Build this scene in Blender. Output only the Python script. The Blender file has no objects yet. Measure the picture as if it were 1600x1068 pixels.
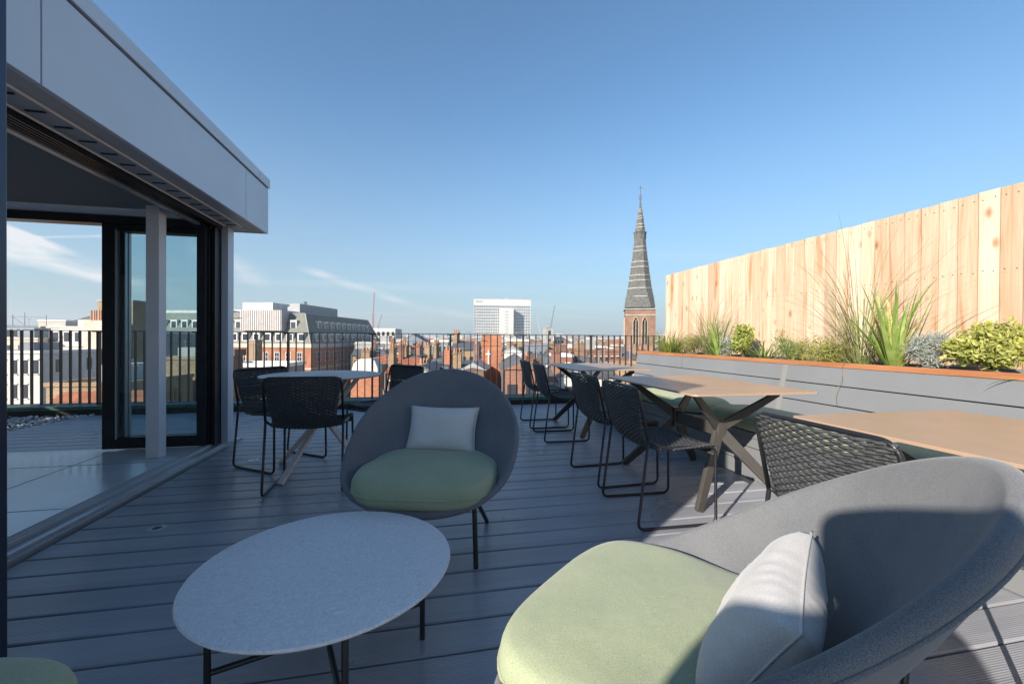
import bpy, bmesh, math, random
from math import sin, cos, pi, radians, sqrt, atan2
from mathutils import Vector, Matrix
S = bpy.context.scene
COL = S.collection
# ------------------------------------------------------------------ camera
EYE = Vector((0, 0, 1.06))
YAW, PIT, ROL = radians(11.59), radians(-.41), radians(.40)
fw = Vector((sin(YAW)*cos(PIT), cos(YAW)*cos(PIT), sin(PIT)))
rt = Vector((cos(YAW), -sin(YAW), 0)); up = rt.cross(fw)
rt, up = rt*cos(ROL)+up*sin(ROL), up*cos(ROL)-rt*sin(ROL)
cd = bpy.data.cameras.new('camera'); cam = bpy.data.objects.new('camera', cd); COL.objects.link(cam)
cd.sensor_width = 36; cd.lens = 650/1600*36; cd.clip_start = .02; cd.clip_end = 20000
M3 = Matrix((rt, up, -fw)).transposed()
cam.matrix_world = Matrix.Translation(EYE) @ M3.to_4x4()
S.camera = cam
def at(px, py, Y):                      # a survey helper: the place on the plane y = Y sighted at that point
    d = fw + rt*((px-800)/650) - up*((py-534)/650)
    return EYE + d*(Y/d.y)
# ------------------------------------------------------------------ light
SUN_EL = radians(23.5); SAZ = radians(232.5)
w = bpy.data.worlds.new('World'); S.world = w; w.use_nodes = True
nt = w.node_tree; N = nt.nodes; L = nt.links
for n in list(N): N.remove(n)
out = N.new('ShaderNodeOutputWorld'); bg = N.new('ShaderNodeBackground'); bg.inputs[1].default_value = .097
sky = N.new('ShaderNodeTexSky'); sky.sky_type = 'NISHITA'; sky.sun_disc = False
sky.sun_elevation = SUN_EL; sky.sun_rotation = SAZ; sky.altitude = 50; sky.air_density = 1.0; sky.dust_density = .35; sky.ozone_density = 2.0
tc = N.new('ShaderNodeTexCoord'); sp = N.new('ShaderNodeSeparateXYZ'); L.new(tc.outputs['Generated'], sp.inputs[0])
def mth(op, a, b=None, clamp=False, c=None):
    n = N.new('ShaderNodeMath'); n.operation = op; n.use_clamp = clamp
    for i, v in enumerate((a, b, c)):
        if v is None: continue
        if isinstance(v, (int, float)): n.inputs[i].default_value = v
        else: L.new(v, n.inputs[i])
    return n.outputs[0]
# thin high cloud: direction projected on a high plane, streaky noise
zz = mth('ADD', mth('MAXIMUM', sp.outputs[2], 0.0), .06)
cx = N.new('ShaderNodeCombineXYZ'); L.new(mth('DIVIDE', sp.outputs[0], zz), cx.inputs[0]); L.new(mth('DIVIDE', sp.outputs[1], zz), cx.inputs[1])
mp = N.new('ShaderNodeMapping'); mp.inputs['Rotation'].default_value = (0, 0, radians(28)); mp.inputs['Scale'].default_value = (.16, .75, 1)
mp.inputs['Location'].default_value = (1.3, .4, 0)
L.new(cx.outputs[0], mp.inputs[0])
no = N.new('ShaderNodeTexNoise'); no.inputs['Scale'].default_value = 1.0; no.inputs['Detail'].default_value = 7; no.inputs['Roughness'].default_value = .58; no.inputs['Distortion'].default_value = .5
L.new(mp.outputs[0], no.inputs[0])
c1 = mth('MULTIPLY', mth('SUBTRACT', no.outputs[0], .53), 3.4, True)
el = mth('SUBTRACT', 1.0, mth('MULTIPLY', mth('ABSOLUTE', mth('SUBTRACT', sp.outputs[2], .10)), 4.2), True)
c1 = mth('MULTIPLY', c1, mth('MULTIPLY_ADD', el, .42, False, .10))
# a broad spread contrail in the west: band along a great circle
def band(nv, wd, az0, az1, amp, soft=.03):
    dp = N.new('ShaderNodeVectorMath'); dp.operation = 'DOT_PRODUCT'; L.new(tc.outputs['Generated'], dp.inputs[0]); dp.inputs[1].default_value = nv
    b = mth('SUBTRACT', 1.0, mth('DIVIDE', mth('ABSOLUTE', dp.outputs['Value']), wd), True)
    az = mth('ARCTAN2', sp.outputs[0], sp.outputs[1])
    g = mth('MULTIPLY', mth('DIVIDE', mth('SUBTRACT', az, az0), soft, True), mth('DIVIDE', mth('SUBTRACT', az1, az), soft, True))
    return mth('MULTIPLY', mth('MULTIPLY', b, g), amp)
def gc(p, q):
    a = (fw + rt*((p[0]-800)/650) - up*((p[1]-534)/650)).normalized(); b = (fw + rt*((q[0]-800)/650) - up*((q[1]-534)/650)).normalized()
    n = a.cross(b).normalized(); return tuple(n)
n2 = N.new('ShaderNodeTexNoise'); n2.inputs['Scale'].default_value = 9; n2.inputs['Detail'].default_value = 6; n2.inputs['Distortion'].default_value = .3
m2 = N.new('ShaderNodeMapping'); m2.inputs['Scale'].default_value = (1, 1, 3.2); L.new(tc.outputs['Generated'], m2.inputs[0]); L.new(m2.outputs[0], n2.inputs[0])
brk = mth('MULTIPLY_ADD', mth('SUBTRACT', n2.outputs[0], .38), 3.0, True, .12)
bs = mth('ADD', band(gc((0, 365), (200, 440)), .020, -1.0, -.52, 1.5, .1), band(gc((0, 392), (200, 440)), .016, -1.0, -.45, 1.2, .1))
bs = mth('ADD', bs, band(gc((0, 352), (200, 432)), .008, -1.0, -.5, 1.3, .1))
bs = mth('ADD', bs, band(gc((0, 372), (200, 368)), .003, -1.0, -.4, .6, .15))
bs = mth('ADD', bs, band(gc((345, 405), (415, 437)), .025, -.47, -.32, .9, .05))
bs = mth('ADD', bs, band(gc((460, 415), (600, 462)), .012, -.28, -.02, .9, .06))
bs = mth('ADD', bs, band(gc((10, 340), (300, 350)), .005, -1.0, -.5, .25, .2))
bs = mth('ADD', bs, band(gc((600, 470), (720, 492)), .012, -.1, .16, .35, .06))
bs = mth('MULTIPLY', bs, brk)
cl = mth('ADD', c1, bs, True)
tn = N.new('ShaderNodeMix'); tn.data_type = 'RGBA'; tn.blend_type = 'MULTIPLY'; tn.inputs['Factor'].default_value = 1; L.new(sky.outputs[0], tn.inputs['A']); tn.inputs['B'].default_value = (.68, .90, .99, 1)
hz = mth('POWER', mth('SUBTRACT', 1.0, mth('DIVIDE', mth('MAXIMUM', sp.outputs[2], 0.0), .50), True), 1.6)
hm = N.new('ShaderNodeMix'); hm.data_type = 'RGBA'; L.new(mth('MULTIPLY', hz, .92), hm.inputs['Factor']); L.new(tn.outputs['Result'], hm.inputs['A']); hm.inputs['B'].default_value = (1.98, 2.45, 2.80, 1)
skyc = hm.outputs['Result']
mx = N.new('ShaderNodeMix'); mx.data_type = 'RGBA'; L.new(cl, mx.inputs['Factor']); L.new(skyc, mx.inputs['A']); mx.inputs['B'].default_value = (4.2, 4.4, 4.55, 1)
L.new(mx.outputs['Result'], bg.inputs[0]); L.new(bg.outputs[0], out.inputs[0])
sd = bpy.data.lights.new('sun', 'SUN'); sd.energy = 5.0; sd.angle = radians(.5); sd.color = (1, .91, .79)
so = bpy.data.objects.new('sun', sd); COL.objects.link(so)
tosun = Vector((sin(SAZ)*cos(SUN_EL), cos(SAZ)*cos(SUN_EL), sin(SUN_EL)))
so.rotation_euler = tosun.to_track_quat('Z', 'Y').to_euler(); so.location = (-20, -16, 30)
S.view_settings.view_transform = 'Standard'; S.view_settings.look = 'None'; S.view_settings.gamma = 1; S.view_settings.exposure = 1.05
S.render.engine = 'CYCLES'
# ------------------------------------------------------------------ helpers
rnd = random.Random(7)
class MB:
    def __init__(s): s.v = []; s.f = []; s.mi = []; s.cur = 0
    def add(s, vs, fs):
        o = len(s.v); s.v += [tuple(p) for p in vs]; s.f += [tuple(i+o for i in f) for f in fs]; s.mi += [s.cur]*len(fs)
    def box(s, a, b):
        x0, y0, z0 = a; x1, y1, z1 = b
        s.add([(x0,y0,z0),(x1,y0,z0),(x1,y1,z0),(x0,y1,z0),(x0,y0,z1),(x1,y0,z1),(x1,y1,z1),(x0,y1,z1)],
              [(0,3,2,1),(4,5,6,7),(0,1,5,4),(1,2,6,5),(2,3,7,6),(3,0,4,7)])
    def obox(s, c, ax, ay, az, hx, hy, hz):
        c = Vector(c); vs = []
        for k in (-1, 1):
            for i, j in ((-1,-1),(1,-1),(1,1),(-1,1)): vs.append(c+Vector(ax)*hx*i+Vector(ay)*hy*j+Vector(az)*hz*k)
        s.add(vs, [(0,3,2,1),(4,5,6,7),(0,1,5,4),(1,2,6,5),(2,3,7,6),(3,0,4,7)])
    def prism(s, prof, a, b):            # prof: list of (u, v) -> via functions a(u,v), b(u,v) returning 3D ends
        n = len(prof); A = [a(*p) for p in prof]; B = [b(*p) for p in prof]
        s.add(A+B, [tuple(range(n-1, -1, -1)), tuple(range(n, 2*n))]+[(i, (i+1) % n, n+(i+1) % n, n+i) for i in range(n)])
    def tube(s, pts, r, k=8, closed=False, caps=True, flat=1.0, upv=None):
        pts = [Vector(p) for p in pts]; n = len(pts); rr = r if isinstance(r, (list, tuple)) else [r]*n
        rings = []; nrm = None
        for i, p in enumerate(pts):
            if closed: t = pts[(i+1) % n]-pts[i-1]
            else: t = pts[min(i+1, n-1)]-pts[max(i-1, 0)]
            t.normalize()
            if nrm is None:
                nrm = Vector(upv) if upv else (Vector((0, 0, 1)) if abs(t.z) < .9 else Vector((1, 0, 0)))
            nrm = (nrm-t*nrm.dot(t)).normalized(); bi = t.cross(nrm)
            rings.append([p+(nrm*cos(2*pi*j/k)*flat+bi*sin(2*pi*j/k))*rr[i] for j in range(k)])
        vs = [q for r_ in rings for q in r_]; fs = []
        for i in range(n if closed else n-1):
            a, b = i*k, ((i+1) % n)*k
            for j in range(k): fs.append((a+j, a+(j+1) % k, b+(j+1) % k, b+j))
        if caps and not closed: fs += [tuple(range(k-1, -1, -1)), tuple(range((n-1)*k, n*k))]
        s.add(vs, fs)
    def cyl(s, c, r, z0, z1, k=24, r1=None):
        r1 = r if r1 is None else r1
        vs = [(c[0]+r*cos(2*pi*j/k), c[1]+r*sin(2*pi*j/k), z0) for j in range(k)]+[(c[0]+r1*cos(2*pi*j/k), c[1]+r1*sin(2*pi*j/k), z1) for j in range(k)]
        s.add(vs, [tuple(range(k-1, -1, -1)), tuple(range(k, 2*k))]+[(j, (j+1) % k, k+(j+1) % k, k+j) for j in range(k)])
    def grid(s, rows, closed_u=False):
        n = len(rows); m = len(rows[0]); vs = [p for r in rows for p in r]; fs = []
        for i in range(n-1):
            for j in range(m if closed_u else m-1): fs.append((i*m+j, i*m+(j+1) % m, (i+1)*m+(j+1) % m, (i+1)*m+j))
        s.add(vs, fs)
    def build(s, name, mats, parent=None, smooth=False, bevel=0, sharp=None, seg=2):
        me = bpy.data.meshes.new(name); me.from_pydata(s.v, [], s.f)
        for m in (mats if isinstance(mats, (list, tuple)) else [mats]): me.materials.append(m)
        if any(s.mi): me.polygons.foreach_set('material_index', s.mi)
        bm = bmesh.new(); bm.from_mesh(me); bmesh.ops.recalc_face_normals(bm, faces=bm.faces); bm.to_mesh(me); bm.free()
        if smooth: me.polygons.foreach_set('use_smooth', [True]*len(me.polygons))
        if sharp: me.set_sharp_from_angle(angle=radians(sharp))
        o = bpy.data.objects.new(name, me); COL.objects.link(o)
        if parent: o.parent = parent
        if bevel:
            md = o.modifiers.new('bevel', 'BEVEL'); md.width = bevel; md.segments = seg; md.limit_method = 'ANGLE'; md.angle_limit = radians(40)
        me.update(); return o
def tag(o, label=None, cat=None, group=None, kind=None):
    if label: o['label'] = label
    if cat: o['category'] = cat
    if group: o['group'] = group
    if kind: o['kind'] = kind
    return o
def thing(name, label, cat, loc=(0, 0, 0), rz=0, group=None):
    o = bpy.data.objects.new(name, None); COL.objects.link(o); o.location = loc; o.rotation_euler = (0, 0, rz); o.empty_display_size = .1
    return tag(o, label, cat, group)
def dup(root, loc, rz, label):
    def cp(o, par):
        c = o.copy(); COL.objects.link(c)
        if par: c.parent = par
        for ch in kids[o.name]: cp(ch, c)
        return c
    kids = {}
    def walk(o):
        kids[o.name] = [x for x in bpy.data.objects if x.parent == o]
        for x in kids[o.name]: walk(x)
    walk(root)
    r = cp(root, None); r.location = loc; r.rotation_euler = (0, 0, rz); r['label'] = label
    return r
def fillet(pts, r, n=5):
    pts = [Vector(p) for p in pts]; o = [pts[0]]
    for i in range(1, len(pts)-1):
        p = pts[i]; a = (pts[i-1]-p); b = (pts[i+1]-p); rr = min(r, a.length*.45, b.length*.45)
        A = p+a.normalized()*rr; B = p+b.normalized()*rr
        for k in range(n+1):
            t = k/n; o.append(A*(1-t)**2+p*2*t*(1-t)+B*t*t)
    o.append(pts[-1]); return o
# ------------------------------------------------------------------ materials
def mat(name, col, rough=.6, metal=0., var=.0, vs=8., bump=0., bs=60., spec=.5, col2=None, stretch=None, sheen=0., coat=0., objvar=0.):
    m = bpy.data.materials.new(name); m.use_nodes = True; t = m.node_tree; b = t.nodes['Principled BSDF']
    b.inputs['Roughness'].default_value = rough; b.inputs['Metallic'].default_value = metal; b.inputs['Specular IOR Level'].default_value = spec
    if sheen: b.inputs['Sheen Weight'].default_value = sheen; b.inputs['Sheen Roughness'].default_value = .5
    if coat: b.inputs['Coat Weight'].default_value = coat; b.inputs['Coat Roughness'].default_value = .08
    tcx = t.nodes.new('ShaderNodeTexCoord'); vec = tcx.outputs['Object']
    if stretch:
        mpp = t.nodes.new('ShaderNodeMapping'); mpp.inputs['Scale'].default_value = stretch; t.links.new(vec, mpp.inputs[0]); vec = mpp.outputs[0]
    b.inputs['Base Color'].default_value = (*col, 1)
    if var or col2:
        n = t.nodes.new('ShaderNodeTexNoise'); n.inputs['Scale'].default_value = vs; n.inputs['Detail'].default_value = 5; n.inputs['Roughness'].default_value = .6; t.links.new(vec, n.inputs[0])
        r = t.nodes.new('ShaderNodeValToRGB'); r.color_ramp.elements[0].position = .32; r.color_ramp.elements[1].position = .68
        c2 = col2 or tuple(min(1, c*(1+var)) for c in col); c1_ = col if col2 else tuple(c*(1-var) for c in col)
        r.color_ramp.elements[0].color = (*c1_, 1); r.color_ramp.elements[1].color = (*c2, 1)
        t.links.new(n.outputs[0], r.inputs[0]); t.links.new(r.outputs[0], b.inputs['Base Color'])
    if bump:
        n = t.nodes.new('ShaderNodeTexNoise'); n.inputs['Scale'].default_value = bs; n.inputs['Detail'].default_value = 3; t.links.new(vec, n.inputs[0])
        bp = t.nodes.new('ShaderNodeBump'); bp.inputs['Strength'].default_value = bump; bp.inputs['Distance'].default_value = .01; t.links.new(n.outputs[0], bp.inputs['Height']); t.links.new(bp.outputs[0], b.inputs['Normal'])
    return m
def nodes_of(m): return m.node_tree, m.node_tree.nodes['Principled BSDF']
BLACK = mat('black_powder_coat', (.012, .013, .015), .38, 0, .2, 30, .05, 300)
ROPE = mat('black_rope', (.050, .052, .056), .42, 0, .35, 60, .5, 500)
def m_deck():
    m = bpy.data.materials.new('composite_deck'); m.use_nodes = True; t, b = nodes_of(m); nn = t.nodes.new; lk = t.links.new
    tcn = nn('ShaderNodeTexCoord'); s_ = nn('ShaderNodeSeparateXYZ'); lk(tcn.outputs['Object'], s_.inputs[0])
    # each board gets its own tone
    fl = nn('ShaderNodeMath'); fl.operation = 'DIVIDE'; lk(s_.outputs[1], fl.inputs[0]); fl.inputs[1].default_value = .162
    fo = nn('ShaderNodeMath'); fo.operation = 'FLOOR'; lk(fl.outputs[0], fo.inputs[0])
    wn = nn('ShaderNodeTexWhiteNoise'); wn.noise_dimensions = '1D'; lk(fo.outputs[0], wn.inputs['W'])
    mpn = nn('ShaderNodeMapping'); mpn.inputs['Scale'].default_value = (3, 45, 1); lk(tcn.outputs['Object'], mpn.inputs[0])
    gr = nn('ShaderNodeTexNoise'); gr.inputs['Scale'].default_value = 1; gr.inputs['Detail'].default_value = 6; lk(mpn.outputs[0], gr.inputs[0])
    sc = nn('ShaderNodeTexNoise'); sc.inputs['Scale'].default_value = 1.6; sc.inputs['Detail'].default_value = 4; lk(tcn.outputs['Object'], sc.inputs[0])
    a = nn('ShaderNodeMath'); a.operation = 'MULTIPLY_ADD'; lk(wn.outputs[0], a.inputs[0]); a.inputs[1].default_value = .30; a.inputs[2].default_value = .64
    a2 = nn('ShaderNodeMath'); a2.operation = 'MULTIPLY_ADD'; lk(gr.outputs[0], a2.inputs[0]); a2.inputs[1].default_value = .40; lk(a.outputs[0], a2.inputs[2])
    a3 = nn('ShaderNodeMath'); a3.operation = 'MULTIPLY_ADD'; lk(sc.outputs[0], a3.inputs[0]); a3.inputs[1].default_value = .55; lk(a2.outputs[0], a3.inputs[2])
    vm = nn('ShaderNodeVectorMath'); vm.operation = 'SCALE'; vm.inputs[0].default_value = (.212, .219, .245); lk(a3.outputs[0], vm.inputs['Scale'])
    sk = nn('ShaderNodeTexVoronoi'); sk.inputs['Scale'].default_value = 2.1; lk(tcn.outputs['Object'], sk.inputs[0])
    lt = nn('ShaderNodeMath'); lt.operation = 'LESS_THAN'; lk(sk.outputs['Distance'], lt.inputs[0]); lt.inputs[1].default_value = .012
    mxn = nn('ShaderNodeMix'); mxn.data_type = 'RGBA'; lk(lt.outputs[0], mxn.inputs['Factor']); lk(vm.outputs[0], mxn.inputs['A']); mxn.inputs['B'].default_value = (.3, .3, .3, 1)
    lk(mxn.outputs['Result'], b.inputs['Base Color'])
    mr = nn('ShaderNodeMapRange'); lk(sc.outputs[0], mr.inputs['Value']); mr.inputs['From Min'].default_value = .3; mr.inputs['From Max'].default_value = .7; mr.inputs['To Min'].default_value = .24; mr.inputs['To Max'].default_value = .42; lk(mr.outputs[0], b.inputs['Roughness']); b.inputs['Specular IOR Level'].default_value = .60
    wv = nn('ShaderNodeMath'); wv.operation = 'SINE'; ml = nn('ShaderNodeMath'); ml.operation = 'MULTIPLY'; lk(s_.outputs[1], ml.inputs[0]); ml.inputs[1].default_value = 2*pi/.0081; lk(ml.outputs[0], wv.inputs[0])
    ad = nn('ShaderNodeMath'); ad.operation = 'MULTIPLY_ADD'; lk(gr.outputs[0], ad.inputs[0]); ad.inputs[1].default_value = 1.2; lk(wv.outputs[0], ad.inputs[2])
    bp = nn('ShaderNodeBump'); bp.inputs['Strength'].default_value = .35; bp.inputs['Distance'].default_value = .0012; lk(ad.outputs[0], bp.inputs['Height']); lk(bp.outputs[0], b.inputs['Normal'])
    return m
DECK = m_deck()
def m_fabric(name, c1, c2, sc=420, bump=.35, rough=.9):
    m = bpy.data.materials.new(name); m.use_nodes = True; t, b = nodes_of(m); nn = t.nodes.new; lk = t.links.new
    tcn = nn('ShaderNodeTexCoord'); n1 = nn('ShaderNodeTexNoise'); n1.inputs['Scale'].default_value = sc; n1.inputs['Detail'].default_value = 2; lk(tcn.outputs['Object'], n1.inputs[0])
    n2_ = nn('ShaderNodeTexNoise'); n2_.inputs['Scale'].default_value = 7; n2_.inputs['Detail'].default_value = 3; lk(tcn.outputs['Object'], n2_.inputs[0])
    a = nn('ShaderNodeMath'); a.operation = 'MULTIPLY_ADD'; lk(n2_.outputs[0], a.inputs[0]); a.inputs[1].default_value = .25; lk(n1.outputs[0], a.inputs[2])
    r = nn('ShaderNodeValToRGB'); r.color_ramp.elements[0].position = .45; r.color_ramp.elements[1].position = .82; r.color_ramp.elements[0].color = (*c1, 1); r.color_ramp.elements[1].color = (*c2, 1)
    lk(a.outputs[0], r.inputs[0]); lk(r.outputs[0], b.inputs['Base Color']); b.inputs['Roughness'].default_value = rough; b.inputs['Specular IOR Level'].default_value = .2
    b.inputs['Sheen Weight'].default_value = .15
    bp = nn('ShaderNodeBump'); bp.inputs['Strength'].default_value = bump; bp.inputs['Distance'].default_value = .002; lk(n1.outputs[0], bp.inputs['Height'])
    n3 = nn('ShaderNodeTexNoise'); n3.inputs['Scale'].default_value = 9; n3.inputs['Detail'].default_value = 2; lk(tcn.outputs['Object'], n3.inputs[0])
    bp2 = nn('ShaderNodeBump'); bp2.inputs['Strength'].default_value = .42; bp2.inputs['Distance'].default_value = .012; lk(n3.outputs[0], bp2.inputs['Height']); lk(bp.outputs[0], bp2.inputs['Normal']); lk(bp2.outputs[0], b.inputs['Normal'])
    return m
SHELL = m_fabric('charcoal_melange_fabric', (.085, .09, .10), (.175, .18, .19), 700)
SAGE = m_fabric('sage_fabric', (.235, .268, .165), (.35, .385, .255), 500, .2)
LINEN = m_fabric('light_linen', (.46, .44, .425), (.60, .575, .55), 500, .2)
def m_wood():
    m = bpy.data.materials.new('new_cedar_boards'); m.use_nodes = True; t, b = nodes_of(m); nn = t.nodes.new; lk = t.links.new
    g = nn('ShaderNodeNewGeometry'); tcn = nn('ShaderNodeTexCoord')
    wn = nn('ShaderNodeTexWhiteNoise'); wn.noise_dimensions = '1D'; lk(g.outputs['Random Per Island'], wn.inputs['W'])
    off = nn('ShaderNodeVectorMath'); off.operation = 'MULTIPLY_ADD'; lk(wn.outputs['Color'], off.inputs[0]); off.inputs[1].default_value = (40, 40, 40); lk(tcn.outputs['Object'], off.inputs[2])
    mpn = nn('ShaderNodeMapping'); mpn.inputs['Scale'].default_value = (7, 7, .55); lk(off.outputs[0], mpn.inputs[0])
    n = nn('ShaderNodeTexNoise'); n.inputs['Scale'].default_value = 1.6; n.inputs['Detail'].default_value = 5; n.inputs['Distortion'].default_value = .5; lk(mpn.outputs[0], n.inputs[0])
    mp2 = nn('ShaderNodeMapping'); mp2.inputs['Scale'].default_value = (60, 60, 2.2); lk(off.outputs[0], mp2.inputs[0])
    nf = nn('ShaderNodeTexNoise'); nf.inputs['Scale'].default_value = 1.5; nf.inputs['Detail'].default_value = 4; lk(mp2.outputs[0], nf.inputs[0])
    r = nn('ShaderNodeValToRGB'); e = r.color_ramp.elements; e[0].position = .33; e[1].position = .62; e[0].color = (.42, .22, .12, 1); e[1].color = (.56, .43, .32, 1); x = e.new(.41); x.color = (.51, .355, .24, 1); lk(n.outputs[0], r.inputs[0])
    hs = nn('ShaderNodeHueSaturation'); lk(r.outputs[0], hs.inputs['Color'])
    v = nn('ShaderNodeMapRange'); lk(wn.outputs['Value'], v.inputs['Value']); v.inputs['To Min'].default_value = .84; v.inputs['To Max'].default_value = 1.15; lk(v.outputs[0], hs.inputs['Value'])
    v2 = nn('ShaderNodeMapRange'); lk(wn.outputs['Value'], v2.inputs['Value']); v2.inputs['To Min'].default_value = 1.05; v2.inputs['To Max'].default_value = .85; lk(v2.outputs[0], hs.inputs['Saturation'])
    # knots
    mk = nn('ShaderNodeMapping'); mk.inputs['Scale'].default_value = (7, 7, 3.6); lk(off.outputs[0], mk.inputs[0])
    vo = nn('ShaderNodeTexVoronoi'); vo.inputs['Scale'].default_value = 1.0; lk(mk.outputs[0], vo.inputs[0])
    kr = nn('ShaderNodeValToRGB'); ke = kr.color_ramp.elements; ke[0].position = .03; ke[1].position = .19; ke[0].color = (1, 1, 1, 1); ke[1].color = (0, 0, 0, 1); lk(vo.outputs['Distance'], kr.inputs[0])
    mm = nn('ShaderNodeMix'); mm.data_type = 'RGBA'; lk(kr.outputs[0], mm.inputs['Factor']); lk(hs.outputs[0], mm.inputs['A']); mm.inputs['B'].default_value = (.30, .12, .045, 1)
    fg = nn('ShaderNodeMix'); fg.data_type = 'RGBA'; fg.blend_type = 'MULTIPLY'; fg.inputs['Factor'].default_value = .5; lk(mm.outputs['Result'], fg.inputs['A'])
    rr = nn('ShaderNodeValToRGB'); rr.color_ramp.elements[0].position = .35; rr.color_ramp.elements[0].color = (.78, .70, .62, 1); rr.color_ramp.elements[1].position = .6; lk(nf.outputs[0], rr.inputs[0]); lk(rr.outputs[0], fg.inputs['B'])
    lk(fg.outputs['Result'], b.inputs['Base Color']); b.inputs['Roughness'].default_value = .62; b.inputs['Specular IOR Level'].default_value = .3
    bp = nn('ShaderNodeBump'); bp.inputs['Strength'].default_value = .2; bp.inputs['Distance'].default_value = .003; lk(nf.outputs[0], bp.inputs['Height']); lk(bp.outputs[0], b.inputs['Normal'])
    return m
CEDAR = m_wood()
CORTEN = mat('orange_oiled_timber', (.27, .105, .045), .5, 0, .0, 3, .15, 90, .4, (.38, .165, .075), (9, 1, 9))
GREYB = mat('grey_painted_board', (.158, .164, .174), .5, 0, .05, 2.5, .12, 160)
GREYJ = mat('pale_joint_cover', (.19, .188, .182), .55, 0, .05, 5)
TABLET = mat('taupe_laminate', (.36, .245, .17), .30, 0, .04, 4, .02, 400, .7)
TABLEB = mat('grey_laminate', (.17, .175, .185), .36, 0, .04, 4, .02, 400, .7)
TAUPE = mat('taupe_metal', (.065, .060, .055), .42, .2, .06, 10, .05, 300)
PALEM = mat('pale_taupe_metal', (.62, .57, .56), .45, .1, .05, 10)
def m_stone():
    m = mat('speckled_stone', (.27, .27, .285), .55); t, b = nodes_of(m); nn = t.nodes.new; lk = t.links.new
    tcn = nn('ShaderNodeTexCoord'); n = nn('ShaderNodeTexNoise'); n.inputs['Scale'].default_value = 75; n.inputs['Detail'].default_value = 9; n.inputs['Roughness'].default_value = .75; n.inputs['Distortion'].default_value = 1.5; lk(tcn.outputs['Object'], n.inputs[0])
    r = nn('ShaderNodeValToRGB'); e = r.color_ramp.elements; e[0].position = .36; e[1].position = .66; e[0].color = (.52, .52, .53, 1); e[1].color = (.74, .74, .75, 1); lk(n.outputs[0], r.inputs[0])
    v = nn('ShaderNodeTexVoronoi'); v.inputs['Scale'].default_value = 90; lk(tcn.outputs['Object'], v.inputs[0]); l2 = nn('ShaderNodeMath'); l2.operation = 'LESS_THAN'; l2.inputs[1].default_value = .12; lk(v.outputs['Distance'], l2.inputs[0])
    mm = nn('ShaderNodeMix'); mm.data_type = 'RGBA'; lk(l2.outputs[0], mm.inputs['Factor']); lk(r.outputs[0], mm.inputs['A']); mm.inputs['B'].default_value = (.3, .3, .33, 1); lk(mm.outputs['Result'], b.inputs['Base Color'])
    return m
STONE = m_stone()
CLAD = mat('pale_aluminium_panel', (.53, .58, .64), .42, .1, .04, 1.2, .25, .9, .5)
CLADD = mat('dark_anodised_frame', (.02, .022, .026), .35, .5, .2, 10)
SOFFIT = mat('soffit_panel', (.42, .42, .43), .45, .1, .04, 2)
CEIL = mat('ceiling_paint', (.82, .82, .83), .6, 0, .03, 2)
COLW = mat('column_white_paint', (.66, .66, .68), .4, 0, .02, 4)
ALU = mat('silver_aluminium', (.42, .43, .45), .35, .6, .06, 12)
FLOOR_T = mat('polished_grey_tile', (.52, .54, .57), .16, 0, .06, 2.2, 0, 60, .6)
GLASS = bpy.data.materials.new('glass'); GLASS.use_nodes = True
t, b = nodes_of(GLASS); t.nodes.remove(b)
g1 = t.nodes.new('ShaderNodeBsdfTransparent'); g1.inputs[0].default_value = (.72, .83, .85, 1); g2 = t.nodes.new('ShaderNodeBsdfGlossy'); g2.inputs['Roughness'].default_value = .01
fr = t.nodes.new('ShaderNodeFresnel'); fr.inputs[0].default_value = 1.5; ms = t.nodes.new('ShaderNodeMixShader'); t.links.new(fr.outputs[0], ms.inputs[0]); t.links.new(g1.outputs[0], ms.inputs[1]); t.links.new(g2.outputs[0], ms.inputs[2])
t.links.new(ms.outputs[0], t.nodes['Material Output'].inputs[0])
CLEAR = GLASS.copy(); CLEAR.name = 'clear_glass'; CLEAR.node_tree.nodes['Transparent BSDF'].inputs[0].default_value = (.95, .96, .96, 1)
GREENP = mat('green_waterproofing', (.055, .13, .095), .5, 0, .35, 6, .2, 40)
RUBBER = mat('black_membrane', (.012, .012, .013), .6, 0, .3, 8, .3, 40)
RAILM = mat('dark_bronze_metal', (.050, .040, .036), .38, .4, .1, 10)
SOIL = mat('bark_mulch', (.05, .03, .018), .95, 0, .6, 40, 1, 70)
def smudge(m, lo, hi, sc_=3.):
    t, b = nodes_of(m); tcn = t.nodes.new('ShaderNodeTexCoord'); n = t.nodes.new('ShaderNodeTexNoise'); n.inputs['Scale'].default_value = sc_; n.inputs['Detail'].default_value = 8; n.inputs['Roughness'].default_value = .65; n.inputs['Distortion'].default_value = .8
    mr = t.nodes.new('ShaderNodeMapRange'); mr.inputs['From Min'].default_value = .3; mr.inputs['From Max'].default_value = .7; mr.inputs['To Min'].default_value = lo; mr.inputs['To Max'].default_value = hi
    t.links.new(tcn.outputs['Object'], n.inputs[0]); t.links.new(n.outputs[0], mr.inputs['Value']); t.links.new(mr.outputs[0], b.inputs['Roughness'])
smudge(TABLET, .33, .45); smudge(TABLEB, .28, .46); smudge(FLOOR_T, .10, .26, 1.5); smudge(CLAD, .34, .52, 1.2); smudge(TAUPE, .36, .52, 9)
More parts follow.
